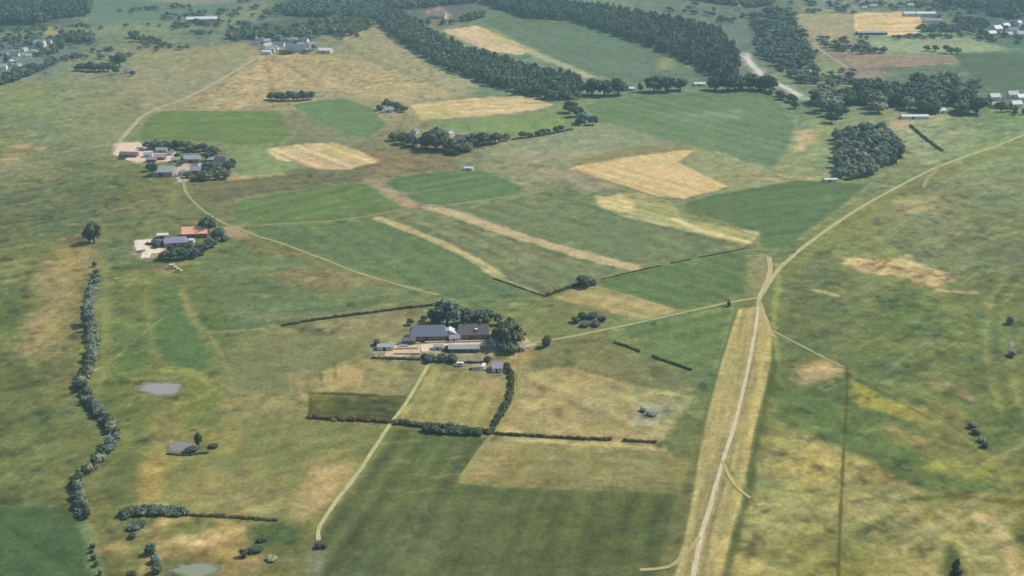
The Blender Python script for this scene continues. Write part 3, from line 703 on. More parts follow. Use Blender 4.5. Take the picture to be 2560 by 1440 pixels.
line([(2112,922),(2180,958),(2250,994),(2320,1035),(2400,1085),(2470,1140)], 1.8, '8f9060', 1, .8, .8, mix=.6)
line([(2118,934),(2185,972),(2255,1008),(2325,1046)], 2.2, '5c6840', 1, .8, .8, mix=.7)
line([(2545,690),(2500,740),(2488,820),(2498,920),(2530,1020),(2565,1080)], 5, '5f7048', 2, 2, .8, mix=.7)
line([(2520,690),(2478,745),(2464,830),(2474,930),(2506,1030)], 4, '8c9058', 2, 2, .8, mix=.65)
line([(2560,820),(2530,880),(2540,980),(2570,1040)], 4, '87905a', 2, 2, .8, mix=.6)
line([(2200,960),(2330,930),(2460,960)], 2.5, '8a8a5e', 1.5, 1.5, .8, mix=.5)
line([(515,832),(620,825),(705,816)], 3, '9b9868', 1.5, 1, .6, mix=.8)
line([(520,830),(560,900),(590,1000),(600,1100)], 3, '8f9060', 1.5, 1, .6, mix=.7)
# yards
area([(278,383),(300,356),(346,354),(400,382),(455,392),(440,402),(380,408),(335,406)], 'c9b8a2', 4, 4, .9)
area([(440,415),(470,405),(480,425),(470,452),(445,455)], 'b9b0a0', 4, 3, .8)
area([(520,445),(600,438),(640,445),(560,450)], 'b8ac7a', 5, 3, .8)
area([(330,640),(335,602),(385,594),(420,618),(410,640),(370,650)], 'b3a58c', 5, 4, 1.2)
area([(560,570),(600,562),(640,590),(600,600),(560,590)], 'a79a74', 7, 4, .8)
area([(405,655),(470,660),(450,690),(390,680)], '8c8a60', 8, 5, .9)
area([(925,870),(1000,855),(1060,850),(1250,846),(1330,852),(1330,866),(1270,880),(1240,890),(1190,905),(1060,903),(930,898)], 'a39a78', 4, 3, 1.2)
area([(1150,905),(1250,905),(1255,945),(1190,935),(1140,925)], '989069', 6, 4, 1.3)

_rl = random.Random(21)
for k in range(120):                                       # cattle paths and old swathes in the rough pastures
    left = k % 2
    x0 = _rl.uniform(-20, 330) if left else _rl.uniform(2000, 2560)
    y0 = _rl.uniform(330, 1250) if left else _rl.uniform(470, 1420)
    if not left and x0 < 2120-(y0-470)*.35+60: continue
    L_ = _rl.uniform(40, 190)*(.35+y0/1500); sl0 = _rl.uniform(.35, .8)
    pts_ = [(x0+L_*t+_rl.uniform(-10, 10), y0-L_*t*sl0+_rl.uniform(-9, 9)) for t in (0, .33, .66, 1)]
    line(pts_, _rl.uniform(1.2, 3.2), _rl.choice(['a3a27a', '989b70', '5b6849', '616c4c', 'ab9f76']), 1.0, 1.0, 1.2, mix=_rl.uniform(.15, .42))
for k in range(60):                                        # swathe lines in the hay meadows and paddocks of the middle
    x0 = _rl.uniform(540, 1650); y0 = _rl.uniform(640, 1240); L_ = _rl.uniform(60, 220)
    pts_ = [(x0+L_*t, y0-L_*t*.06+_rl.uniform(-3, 3)) for t in (0, .33, .66, 1)]
    line(pts_, _rl.uniform(1.0, 2.4), _rl.choice(['a8a277', '999a6c', '69744e', 'b0a479']), .8, .8, .9, mix=_rl.uniform(.12, .3))
# ---------------------------------------------------------------- roads, tracks, water
ROADS = [  # name, label, points, width m, colour, category
 ('road', 'pale country road curving away to the right edge', [(2680,285),(2560,337),(2480,369),(2350,415),(2240,470),(2130,532),(2030,602),(1965,655),(1932,692),(1912,722),(1896,752)], 4.0, 'b8b78e'),
 ('road', 'short pale road stub at the top of the verge', [(1921,642),(1926,672),(1916,705),(1898,746)], 4.2, 'bfb392'),
 ('road', 'pale narrow road running down the yellow verge', [(1896,752),(1893,790),(1884,850),(1868,930),(1850,1010),(1828,1090),(1808,1150),(1790,1210),(1770,1285),(1752,1340),(1742,1390),(1732,1450),(1722,1520)], 2.4, 'cfc6a8'),
 ('road', 'pale road bend on the right side of the verge', [(1896,752),(1906,780),(1918,805),(1924,830),(1935,842)], 3.6, 'bcae82'),
 ('track', 'straight farm drive from the road to the farm yard', [(1300,862),(1340,857),(1420,843),(1480,831),(1590,808),(1680,788),(1760,770),(1830,755),(1893,745)], 3.0, 'b5b184'),
 ('track', 'grey track slanting down the right pasture', [(1930,826),(1975,850),(2025,876),(2075,902),(2110,918)], 2.2, 'adab90'),
 ('path', 'straight pale path from the farm to the bottom edge', [(1074,908),(1052,945),(1030,985),(1003,1025),(975,1062),(935,1122),(890,1190),(850,1240),(815,1292),(797,1322),(797,1352)], 2.4, 'c6c093'),
 ('track', 'winding track leaving the grey roofed farm', [(452,425),(458,450),(464,478),(480,500),(510,528),(560,558),(600,572),(640,589),(700,607),(760,630),(830,656),(890,680),(960,702),(1040,724),(1095,738)], 2.8, 'acae84'),
 ('track', 'straight track crossing the meadows in the middle', [(655,562),(760,557),(860,549),(950,536),(1030,521),(1120,513),(1200,503),(1290,489),(1365,477)], 2.8, 'a0a47e'),
 ('track', 'dry track climbing to the hilltop hamlet', [(300,352),(330,318),(362,288),(410,266),(470,243),(530,212),(580,183),(625,155),(650,138)], 6.0, 'bfb79a'),
 ('track', 'thin track running left from the farm', [(280,378),(235,376),(190,384),(150,400),(100,412)], 3.0, '9b9c7c'),
 ('track', 'pale track among the trees at upper right', [(2030,110),(2055,128),(2085,148),(2112,165),(2135,182)], 5.0, 'b3b09a'),
 ('track', 'forked track joining the curving road', [(2352,414),(2335,430),(2318,448),(2308,470)], 3.6, 'a9a184'),
 ('path', 'worn path on the right of the curved hedge', [(1302,882),(1298,930),(1294,980),(1276,1025),(1250,1060),(1228,1090),(1190,1140),(1150,1200)], 2.4, 'a79f70'),
 ('track', 'track branching left off the verge at the bottom', [(1750,1343),(1730,1368),(1705,1392),(1683,1412),(1655,1421),(1600,1426)], 2.2, 'beb088'),
 ('track', 'short spur leaving the right side of the verge road', [(1806,1150),(1820,1186),(1843,1220),(1876,1246)], 1.9, 'c6b880'),
 ('road', 'whitish road running down through the wood', [(1862,140),(1885,168),(1908,190),(1936,206),(1968,222),(2002,242)], 11, 'd0d2c8'),
 ('track', 'pale farm track above the white shed', [(560,22),(640,8),(720,-8)], 6.0, '98a294'),
 ('track', 'pale lane along the top of the olive rise', [(330,136),(440,128),(560,118),(640,108)], 4.0, 'aba98f'),
]
PONDS = [  # centre, half width px, half height px, colour, label
 (402, 972, 48, 15, 'b3b5b0', 'pale oval pond in the left meadow'),
 (452, 1119, 32, 12, 'a0a19c', 'small grey pond beside a dark bush'),
 (495, 1427, 52, 15, 'a3b094', 'greenish pond at the bottom edge'),
 (1470, 803, 21, 5, '76837a', 'small round pond ringed by a hedge'),
 (2530, 860, 5, 7, '9ea59c', 'tiny bright pool at the right edge'),
]

# ---------------------------------------------------------------- paint and build the ground
def build_ground():
    xs = np.unique(np.concatenate([np.array([-9000, -5000, -3000, -1800, -1100, -700, -480, -340, -240]), np.arange(-180, 2741, 3.2), np.array([2800, 2900, 3040, 3260, 3660, 4360, 5560, 7560, 11500])]))
    ys = np.concatenate([np.array([-262, -240, -215, -190, -165, -140, -115, -95, -80]), np.arange(-66, 1506, 3.0), np.array([1520, 1560, 1640, 1800, 2100, 2700, 4000])])
    ny, nx = len(ys), len(xs)
    PX, PY = np.meshgrid(xs, ys)
    a = (PX-1280)/FPX; b = (720-PY)/FPX
    t = H/(SP-b*CP); X = a*t; Y = (CP+b*SP)*t
    X = np.clip(X, -13000, 13000)
    slant = np.sqrt(X*X+Y*Y+H*H)
    cen = []; cc = []
    for tok in BASE.replace('\n', '|').split('|'):
        if tok.strip():
            p = tok.split(); cen.append((float(p[0]), float(p[1]))); cc.append(hexc(p[2]))
    cen = np.array(cen); cc = np.array(cc)
    lp = np.log(np.maximum(PY, -250)+345)*900; lc = np.log(cen[:, 1]+345)*900
    wob = fbm(X/120, Y/120, 3)*45
    num = np.zeros(X.shape+(3,)); den = np.zeros(X.shape)
    for i in range(len(cen)):
        d2 = (PX+wob-cen[i, 0])**2+(lp+wob*.6-lc[i])**2+60
        wt = 1/d2**1.7
        num += wt[..., None]*cc[i]; den += wt
    obs = num/den[..., None]
    mott = np.full(X.shape, 1.15); fid = np.full(X.shape, -1, int); stk = np.zeros(X.shape)
    n_w = [fbm(X/18, Y/18, 21), fbm(X/6, Y/6, 31)]
    names = []
    for (pts, col, soft, wb, mo, name, label, streak, mix, wid) in AREAS:
        P = W(pts)
        if wid: P = smooth(P, 4)
        pad = soft*2+wb*3+wid+12
        x0, y0 = P.min(0)-pad; x1, y1 = P.max(0)+pad
        rr = np.where((Y[:, nx//2] > y0) & (Y[:, nx//2] < y1))[0]
        if not len(rr): continue
        r0, r1 = rr.min(), rr.max()+1
        sx, sy = X[r0:r1], Y[r0:r1]
        m = (sx > x0) & (sx < x1)
        cols = np.where(m.any(0))[0]
        if not len(cols): continue
        c0, c1 = cols.min(), cols.max()+1
        sl_ = (slice(r0, r1), slice(c0, c1)); sx, sy = X[sl_], Y[sl_]
        dist = seg_dist(sx, sy, P, not wid)
        sdv = (wid/2-dist) if wid else np.where(inside(sx, sy, P), dist, -dist)
        if name: wb *= .5; soft *= .6
        sdv = sdv+n_w[0][sl_]*wb+n_w[1][sl_]*wb*.6
        f = np.clip(sdv/(2*soft)+.5, 0, 1); f = f*f*(3-2*f)*mix
        obs[sl_] = obs[sl_]*(1-f[..., None])+hexc(col)*f[..., None]
        mott[sl_] = mott[sl_]*(1-f)+mo*f
        if name:                                            # an unmown margin round each plot, and the worn line inside it
            bw = 1.5+sx*0+slant[sl_]*.0011
            e1 = np.exp(-(sdv/bw)**2)*np.clip(.55+.6*n_w[0][sl_], 0, 1); e2 = np.exp(-((sdv-2.4*bw)/bw)**2)*np.clip(.4+.6*n_w[1][sl_], 0, 1)
            obs[sl_] = obs[sl_]*(1+.24*e1[..., None]*np.array([1.1, .9, .7])-.12*e2[..., None])
        if not wid and mix == 1.0: stk[sl_] = stk[sl_]*(1-f)
        if streak:
            p0, p1, amp, acr = streak
            q = W([p0, p1]); dv = q[1]-q[0]; dv /= np.hypot(*dv)
            al = sx*dv[0]+sy*dv[1]; ac = -sx*dv[1]+sy*dv[0]
            s_ = fbm(al/(acr*14), ac/acr, 41, 3)*.75+np.sin(ac*6.283/(acr*2.2)+fbm(sx/60, sy/60, 8)*1.5)*.3
            if name in ('crop_field', 'wheat_field', 'stubble_field'):   # wheel lines of the sprayer every 24 m
                tw = .9+slant[sl_]*.0007
                s_ = s_-.75*np.exp(-((np.mod(ac, 24.0)-12)/tw)**2)
            stk[sl_] += f*amp*s_*3.4
        if name:
            k = len(names); names.append((name, label))
            fid[sl_][f > .5] = k
    mott = .35+.95*mott
    n1 = fbm(X/110, Y/110, 51); n2 = fbm(X/32, Y/32, 61); n3 = fbm(X/9, Y/9, 71, 3); n4 = fbm(X/60, Y/60, 81)
    dg = fbm((X*.8+Y*.6)/60, (-X*.6+Y*.8)/8, 91)           # the drift lines of the old river meadows
    side = np.clip((np.abs(PX-1150)-650)/400, 0, 1)
    n5 = fbm(X/4.5, Y/4.5, 121, 2)
    v = 1.0+mott*(.035*n1+.05*n2+.12*n3+.18*n5)+stk+side*mott*.15*dg
    tuft = np.clip(fbm(X/9, Y/9, 101, 3)-.25, 0, 1)*np.clip(mott-.6, 0, 1)*.8
    pale = np.clip(fbm(X/12, Y/10, 131, 3)-.18, 0, 1)*np.clip(mott-.3, 0, 1)*.9
    v = np.clip(v-tuft+pale*.55, .42, 1.8)
    hue = mott*(.035*n4+.035*n2+.05*fbm(X/15, Y/15, 141, 3))
    lum = obs@np.array([.25, .65, .10])
    obs = (obs*.93+lum[..., None]*.07)*np.array([1.045, 1.06, 1.07])
    dry = np.clip(fbm(X/52, Y/40, 151)*1.6-.1, 0, 1)*np.clip(mott, 0, 1.4)*.17
    lush = np.clip(fbm(X/46, Y/36, 161)*1.6-.1, 0, 1)*np.clip(mott, 0, 1.4)*.17
    obs = obs*(1-dry[..., None]*np.array([-.22, -.12, .02]))*(1-lush[..., None]*np.array([.34, .14, .16]))
    col = alb(obs, slant)*v[..., None]
    col[..., 0] *= 1+hue; col[..., 2] *= 1-hue*.9
    col = np.clip(col, .015, .75)
    Vx = np.stack([X, Y, np.zeros_like(X)], -1)
    idx = np.arange(ny*nx).reshape(ny, nx)
    Q = np.stack([idx[1:, :-1], idx[1:, 1:], idx[:-1, 1:], idx[:-1, :-1]], -1).reshape(-1, 4)
    me = mesh_np('ground', Vx.reshape(-1, 3), Q, None, col.reshape(-1, 3), 'earth', M['soil'])
    tag(link('ground', me), 'patchwork of pasture stretching over the whole plain', 'ground', kind='structure')
    # every named plot is its own thin sheet a hand above the plain
    ff = fid.reshape(-1)[Q]
    same = (ff == ff[:, :1]).all(1)
    for k, (name, label) in enumerate(names):
        q = Q[same & (ff[:, 0] == k)]
        if not len(q): continue
        u, inv = np.unique(q, return_inverse=True)
        vv = Vx.reshape(-1, 3)[u].copy(); vv[:, 2] = .06
        me = mesh_np(name, vv, inv.reshape(-1, 4), None, col.reshape(-1, 3)[u], 'earth', M['soil'])
        tag(link(name, me), label, name.replace('_', ' '), kind='structure')
build_ground()

def build_roads():
    for i, (name, label, pts, wid, col) in enumerate(ROADS):
        P = smooth(W(pts), 10); n = len(P)
        T = np.gradient(P, axis=0); T /= np.hypot(T[:, 0], T[:, 1])[:, None]
        N = np.stack([-T[:, 1], T[:, 0]], 1)
        d = np.r_[0, np.cumsum(np.hypot(*np.diff(P, axis=0).T))]
        V = []; C = []
        z = .12+.012*i
        base = alb(hexc(col), np.sqrt((P**2).sum(1)+H*H))
        for k, off in enumerate((-.5, -.32, -.12, .12, .32, .5)):
            e = fbm(d/6+k*31, d*0+i*5.1, 7)*.34-.06 if abs(off) == .5 else 0
            V.append(np.column_stack([P+N*((off*wid)*(1+e))[:, None] if abs(off) == .5 else P+N*(off*wid), np.full(n, z)]))
            tone = 1+.16*fbm(d/11, d*0+k*3.3, 5)+(.10 if abs(off) == .32 else 0)
            gr = np.array([.80, .92, .80]) if abs(off) == .12 and name != 'road' else np.array([.72, .84, .66]) if abs(off) == .5 else np.ones(3)
            C.append(np.clip(base*tone[:, None]*gr, .02, .75))
        V = np.stack(V, 1).reshape(-1, 3); C = np.stack(C, 1).reshape(-1, 3)
        id_ = np.arange(n*6).reshape(n, 6)
        Q = np.stack([id_[:-1, 1:], id_[1:, 1:], id_[1:, :-1], id_[:-1, :-1]], -1).reshape(-1, 4)[:, ::-1]
        Q = Q[:, ::-1]
        me = mesh_np(name, V, Q, None, C, 'earth', M['track'])
        tag(link(name, me), label, name, kind='structure')
    for i, (px, py, rx, ry, col, label) in enumerate(PONDS):
        ang = np.linspace(0, 2*np.pi, 40, endpoint=False)
        rad = 1+.30*fbm(np.cos(ang)*1.6+i*9, np.sin(ang)*1.6, 12)
        p = W([(px+rx*math.cos(a)*r, py+ry*math.sin(a)*r) for a, r in zip(ang, rad)])
        c = p.mean(0)
        for nm, s, z, mat in (('pond_bank', 1.30, .13, 'bank'), ('water', 1.0, .2, 'water%d' % i)):
            if nm == 'water':
                m = principled(mat, alb(hexc(col), math.hypot(*c, H)) * .8, .10, .5)
                M[mat] = m
            q = c+(p-c)*s*(1+(.16*fbm(np.cos(ang)*2.2+i*5+3, np.sin(ang)*2.2, 19) if nm == 'pond_bank' else 0*ang))[:, None]
            me = bpy.data.meshes.new(nm); me.from_pydata([(x, y, z) for x, y in q], [], [tuple(range(len(q)))] if True else [])
            if me.polygons[0].normal.z < 0: me.flip_normals()
            me.materials.append(M[mat])
            tag(link(nm, me), label if nm == 'water' else 'muddy bank round the '+label, 'water' if nm == 'water' else 'bank', kind='structure')
M['bank'] = plain_mat('muddy_bank', (.17, .15, .09), .5, .3)
build_roads()

# ---------------------------------------------------------------- far woods
WOODS = [
 ([(945,64),(1010,112),(1100,167),(1200,208),(1300,238),(1400,254),(1450,248),(1455,196),(1400,183),(1300,158),(1200,132),(1120,100),(1060,68),(1000,26),(945,18)], 8.5, 17, 'long dark wood curving down to the small wheat plot'),
 ([(1205,8),(1310,46),(1420,52),(1500,76),(1600,110),(1700,147),(1790,198),(1835,200),(1848,160),(1838,125),(1800,75),(1700,50),(1600,32),(1500,16),(1420,4),(1300,-6),(1205,-6)], 9.5, 19, 'long dark wood above the blue green crop field'),
 ([(-40,-40),(-40,70),(0,66),(100,62),(145,48),(225,40),(228,-12),(200,-40)], 11, 22, 'dark square wood in the top left corner'),
 ([(1880,30),(1960,10),(1995,60),(2030,120),(2045,195),(2030,222),(2000,205),(1950,185),(1915,150),(1890,110)], 15, 12, 'scrubby wood right of the whitish road'),
 ([(560,85),(700,62),(850,40),(960,55),(940,66),(880,90),(700,102),(600,104),(560,98)], 12, 14, 'broad belt of wood behind the hilltop hamlet'),
 ([(680,10),(840,0),(960,-6),(960,55),(850,45),(720,40)], 13, 16, 'dark wood along the top edge left of centre'),
 ([(145,84),(230,80),(235,112),(148,112)], 11, 15, 'dark block of wood above the left tree belt'),
 ([(262,80),(340,84),(420,96),(415,112),(330,104),(262,104)], 11, 13, 'low tree belt running right of the dark block'),
 ([(960,0),(1060,-8),(1210,-8),(1210,6),(1120,14),(1060,20),(980,24)], 12, 15, 'wood along the top edge above the red roof'),
 ([(2350,-4),(2440,-6),(2470,22),(2420,40),(2360,30)], 12, 12, 'small village wood right of the white sheds'),
 ([(2460,6),(2570,-6),(2600,30),(2520,50),(2470,40)], 13, 13, 'dark wood in the top right corner'),
 ([(2390,42),(2460,46),(2470,72),(2400,76)], 11, 10, 'loose clump of wood above the pale walled houses'),
 ([(-40,205),(60,178),(140,150),(150,160),(60,198),(-40,228)], 9, 11, 'dark tree line slanting to the left edge'),
 ([(1660,-10),(1900,-20),(1950,10),(1880,20),(1760,6)], 13, 14, 'wood on the top edge right of centre'),
 ([(2290,62),(2400,64),(2400,82),(2300,80)], 9, 9, 'dark scrub belt below the white sheds'),
 ([(1030,48),(1060,52),(1080,56),(1128,48),(1210,30),(1215,45),(1130,62),(1050,64)], 9, 12, 'dark trees round the red roofed farmhouse'),
]
for i, (p, sp, h, lab) in enumerate(WOODS):
    woodland(p, sp, h, lab, seed=11+i, loose=.36 if ('scrubby' in lab or 'village' in lab or 'broad belt' in lab or 'low tree belt' in lab) else .10)

# ---------------------------------------------------------------- trees one can tell apart
rt = random.Random(8)
def row(pts, n, wr, hr, kind, label, group, jit=6, name=None):
    P = smooth(np.array(pts, float), 8); d = np.r_[0, np.cumsum(np.hypot(*np.diff(P, axis=0).T))]
    for i in range(n):
        s = d[-1]*(i+.5+rt.uniform(-.3, .3))/n
        k = rt.choice(kind) if isinstance(kind, (list, tuple)) else kind
        tree(np.interp(s, d, P[:, 0])+rt.uniform(-jit, jit), np.interp(s, d, P[:, 1])+rt.uniform(-jit, jit)*.5, rt.uniform(*wr), rt.uniform(*hr), k, label, name or 'tree', group, name)
g = 'willows along the stream'
hedge([(240,700),(225,745),(222,800),(232,850),(228,905),(206,960),(225,1005),(252,1040),(278,1075),(286,1098),(266,1132),(233,1166),(198,1198),(194,1235),(206,1268),(214,1302)], 5.0, 3.6, 'grey green scrub filling the stream row beneath the willows', mat='leaf_grey', seed=31)
row([(242,660),(240,700),(225,745),(222,790)], 8, (12,20), (12,20), ['grey','mid'], 'small willow in the thin upper end of the stream row', g, 6, 'willow')
tree(222,812,38,42,'grey','broad round willow thickest in the stream row','willow',None,'willow')
row([(228,820),(236,860),(232,900),(215,940),(203,965)], 22, (18,27), (18,26), ['grey','grey','mid'], 'grey green willow on the straight part of the stream', g, 9, 'willow')
row([(203,965),(225,1005),(252,1040),(275,1070),(288,1095)], 18, (19,28), (19,27), ['grey','mid','grey'], 'willow on the slanting middle bend of the stream', g, 6, 'willow')
row([(288,1100),(268,1130),(235,1165),(200,1195)], 15, (20,30), (18,26), ['grey','grey','mid'], 'willow on the lower bend of the stream', g, 8, 'willow')
row([(195,1200),(195,1230),(205,1260),(212,1300)], 11, (20,29), (20,28), ['grey','mid'], 'willow at the lower end of the stream row', g, 6, 'willow')
row([(225,1360),(240,1400),(255,1440)], 5, (10,18), (10,14), 'bush', 'low bush along the ditch at the bottom left', 'ditch bushes', 4)
for x,y,w_,h_,l in [(236,607,42,58,'tall dark tree standing alone in the left pasture'),(224,608,30,36,'lower dark bush leaning on the lone pasture tree')]:
    tree(x,y,w_,h_,'broad',l)
# hamlet trees
g = 'trees round the main farm'
for x,y,w_,h_,l in [(1118,816,80,64,'tallest dark tree behind the slate barn'),(1092,810,44,38,'dark tree left of the tallest one behind the slate barn'),(1162,810,52,40,'wide dark tree behind the gap between the barns'),(1208,808,54,36,'dark tree behind the brown roofed barn'),(1185,808,34,28,'lower tree between two behind the brown roofed barn'),
    (1270,864,72,62,'big dark tree at the right end of the farm'),(1252,852,46,48,'dark tree touching the brown roofed barn'),(1292,860,36,46,'narrow dark tree on the right rim of the farm'),(1275,880,50,26,'low dark shrub under the big farm tree'),
    (1026,812,20,16,'small tree at the left corner of the slate barn'),(1060,802,18,13,'small tree behind the left part of the slate barn'),(1245,812,22,30,'pale green tree behind the farm gable')]:
    tree(x,y,w_,h_,'grey' if 'pale green' in l else 'broad',l)
for x,y,w_,h_,l in [(1440,806,26,16,'dark bush at the left end of the small pond clump'),(1456,795,30,15,'bush on the upper left rim of the small pond'),(1482,794,34,16,'dark bush on the upper rim of the small pond'),(1504,803,24,15,'dark bush at the right end of the small pond clump'),(1490,814,30,12,'low bush on the lower right rim of the small pond'),(1462,816,26,10,'low bush on the lower rim of the small pond'),(1366,867,26,34,'solitary round bush beside the farm drive'),(1218,908,24,20,'round bush behind the white farm caravan'),(942,862,22,16,'dark bush at the left end of the farm yard'),(1075,903,36,18,'dark shrub at the head of the straight path'),(1105,903,30,20,'dark shrub on the yard edge right of the path head'),(1132,904,34,20,'rightmost of the dark shrubs on the yard edge'),(1060,895,22,12,'low shrub left of the path head'),
    (1120,874,26,12,'low shrub by the green yard shed'),(1462,716,46,30,'dark spreading tree on the thin field hedge'),(1484,713,18,12,'small bush right of the spreading hedge tree'),(796,1370,20,13,'left of two dark bushes at the path end'),(812,1369,18,12,'right of two dark bushes at the path end'),(1822,766,12,16,'small bush by the drive near the road')]:
    tree(x,y,w_,h_,'bush',l,'bush')
# second farm
for x,y,w_,h_,k,l in [(520,584,44,46,'broad','tall dark tree behind the red barn'),(545,600,34,32,'broad','dark tree right of the red barn'),(562,602,26,14,'bush','low bush beside the winding track'),
    (412,648,28,22,'broad','leftmost dark tree below the lilac roof'),(436,650,34,28,'broad','dark tree below the middle of the lilac roof'),(460,648,32,30,'broad','dark tree below the right end of the lilac roof'),(484,644,34,28,'broad','dark tree below the red barn'),(506,636,32,30,'broad','dark tree right of the row below the red barn'),(470,626,28,20,'mid','green tree between lilac roof and red barn'),(530,618,30,20,'broad','dark tree at the right rim of the red barn'),(428,628,20,16,'mid','green bush in front of the lilac roof'),(393,618,26,16,'bush','dark shrub left of the lilac roof')]:
    tree(x,y,w_,h_,k,l,'bush' if 'bush' in k else 'tree')
# third farm
row([(362,372),(420,374),(480,378),(522,384)], 13, (22,32), (18,24), 'broad', 'dark tree in the belt behind the grey roofed farm', 'belt behind the grey roofed farm', 5)
row([(440,392),(450,405),(446,418)], 4, (12,18), (10,14), ['mid','broad'], 'small tree between the roofs of the grey farm', 'trees inside the grey roofed farm', 8)
for x,y,w_,h_,l in [(525,402,26,24,'dark tree left of the violet roof'),(520,430,32,26,'dark tree in the middle right of the grey farm'),(545,438,40,22,'dark tree below the violet roof'),(572,428,32,26,'dark tree right of the violet roof'),(515,450,36,24,'dark tree at the lower right of the grey farm'),(490,452,22,14,'low dark tree below the lilac farm shed'),(388,440,20,36,'dark tree at the left side of the pale glasshouse'),(582,415,20,20,'small tree at the right rim of the grey farm'),(470,444,22,16,'small dark tree between the gravel court and the lilac shed'),(560,446,38,22,'wide dark tree at the bottom right of the grey farm'),(535,385,30,20,'dark tree behind the violet roof'),(500,446,26,20,'dark tree below the lilac farm shed at its right corner'),(375,428,22,24,'dark tree left of the pale barn front')]:
    tree(x,y,w_,h_,'broad',l)
# cottages in the trees
for x,y,w_,h_,l in [(985,352,28,20,'small tree at the left end of the cottage trees'),(1008,360,38,30,'dark tree left of the white cottage'),(1032,366,42,28,'dark tree below the white cottage'),(1090,374,66,66,'biggest tree among the cottages'),(1068,372,44,42,'dark tree left of the biggest cottage tree'),(1115,378,48,38,'dark tree right of the biggest cottage tree'),(1140,384,46,24,'lowest dark tree of the cottage group'),(1185,362,40,30,'dark tree right of the lilac fronted cottage'),(1208,362,44,32,'wide dark tree at the right of the cottages'),(1238,358,36,28,'last tree at the right end of the cottages'),(1165,378,38,20,'low tree below the lilac fronted cottage'),(1265,352,22,20,'pale tree just past the cottages'),
    (968,270,28,24,'dark tree behind the lone farmhouse'),(992,276,28,22,'dark tree right of the lone farmhouse'),(1010,280,22,16,'small tree on the track right of the lone farmhouse'),(950,276,20,14,'small tree left of the lone farmhouse'),
    (1424,282,34,32,'tall tree in the clump at the wheat corner'),(1440,292,34,30,'dark tree in the middle of the corner clump'),(1462,305,36,26,'grey tree at the right of the corner clump'),(1482,312,28,24,'last tree at the right of the corner clump'),(1450,312,26,20,'low tree at the foot of the corner clump')]:
    tree(x,y,w_,h_,'grey' if ('grey' in l or 'pale' in l) else 'broad',l)
row([(1300,347),(1360,336),(1415,326)], 7, (14,22), (10,18), 'broad', 'small tree in the hedge right of the cottages', 'hedge trees right of the cottages', 3)
row([(672,250),(700,252),(740,252),(784,249)], 9, (20,28), (20,28), ['broad','broad','grey'], 'tree in the short row on the dry rise', 'short tree row on the dry rise', 3)
row([(190,176),(240,179),(275,180)], 8, (20,30), (16,26), 'broad', 'dark tree in the group left of the white cottage', 'trees left of the white cottage', 3)
for x,y,w_,h_,l in [(300,168,36,46,'tall tree above the small white cottage'),(290,186,16,26,'slim tree left of the small white cottage'),(331,190,16,14,'bush right of the small white cottage')]:
    tree(x,y,w_,h_,'broad',l)
# round clumps at the foot of the second wood
g = 'round trees lining the wide crop field'
for x,y,w_,h_,l in [(1480,238,44,46,'leftmost round tree above the wide crop field'),(1510,240,54,54,'biggest round tree above the wide crop field'),(1545,238,44,48,'round tree right of the biggest one'),(1635,230,50,50,'big round tree left of the gap above the crop field'),(1665,230,48,46,'second big round tree left of the white hut'),(1700,226,44,32,'lower round tree right of the white hut'),(1600,230,14,24,'slim tree in the gap between the round trees')]:
    tree(x,y,w_,h_,'broad',l)
row([(1775,226),(1830,226),(1880,225),(1930,228)], 11, (32,46), (30,46), 'broad', 'tree in the dense row left of the whitish road', 'dense row left of the whitish road', 4)
row([(1935,240),(1975,255),(1990,275)], 5, (18,28), (14,22), ['broad','mid'], 'tree along the right rim of the wide crop field', 'trees on the rim of the wide crop field', 8)
# the wood at the right: trees can be told apart
g = 'trees of the wood at right'
for k in range(62):
    x = rt.uniform(2040, 2462); lo = 296 if x < 2200 else 288; hi = 205 if x > 2120 else 235
    y = rt.uniform(hi+12, lo)
    if 2200 < x < 2300 and y > 275: y -= 18
    tree(x, y, rt.uniform(40, 58), rt.uniform(30, 46), rt.choice(['broad','broad','mid','grey']), 'leafy tree in the dense wood above the tree plantation', 'tree', g)
tree(2390,262,50,70,'broad','tallest tree at the right of the dense wood')
tree(2150,248,46,60,'broad','tallest tree at the left of the dense wood')
row([(2055,235),(2080,255),(2090,285),(2085,310)], 8, (22,34), (18,28), ['grey','mid','broad'], 'tree on the left flank of the dense wood', g, 10)
# plantation in rows
g = 'plantation trees in rows'
PL = np.array([(2088,340),(2205,326),(2258,378),(2248,410),(2140,455),(2088,446)], float)
PLw = W(PL); dirv = W([(2090,446),(2250,404)]); dv = dirv[1]-dirv[0]; dv /= np.hypot(*dv); nv_ = np.array([-dv[1], dv[0]])
cnt = 0
for i in range(-30, 60):
    for j in range(-30, 60):
        q = dirv[0]+dv*i*11.5+nv_*j*13.0
        if inside(np.array([q[0]]), np.array([q[1]]), PLw)[0]:
            q = q+np.array([rt.uniform(-1.5, 1.5), rt.uniform(-1.5, 1.5)])
            dpt = q[1]*CP+H*SP; px = 1280+FPX*q[0]/dpt; py = 720-FPX*(q[1]*SP-H*CP)/dpt
            tree(px, py, rt.uniform(24, 31), rt.uniform(24, 31), rt.choice(['grey','grey','grey','broad']), 'grey green tree planted in the square plantation rows', 'tree', g); cnt += 1
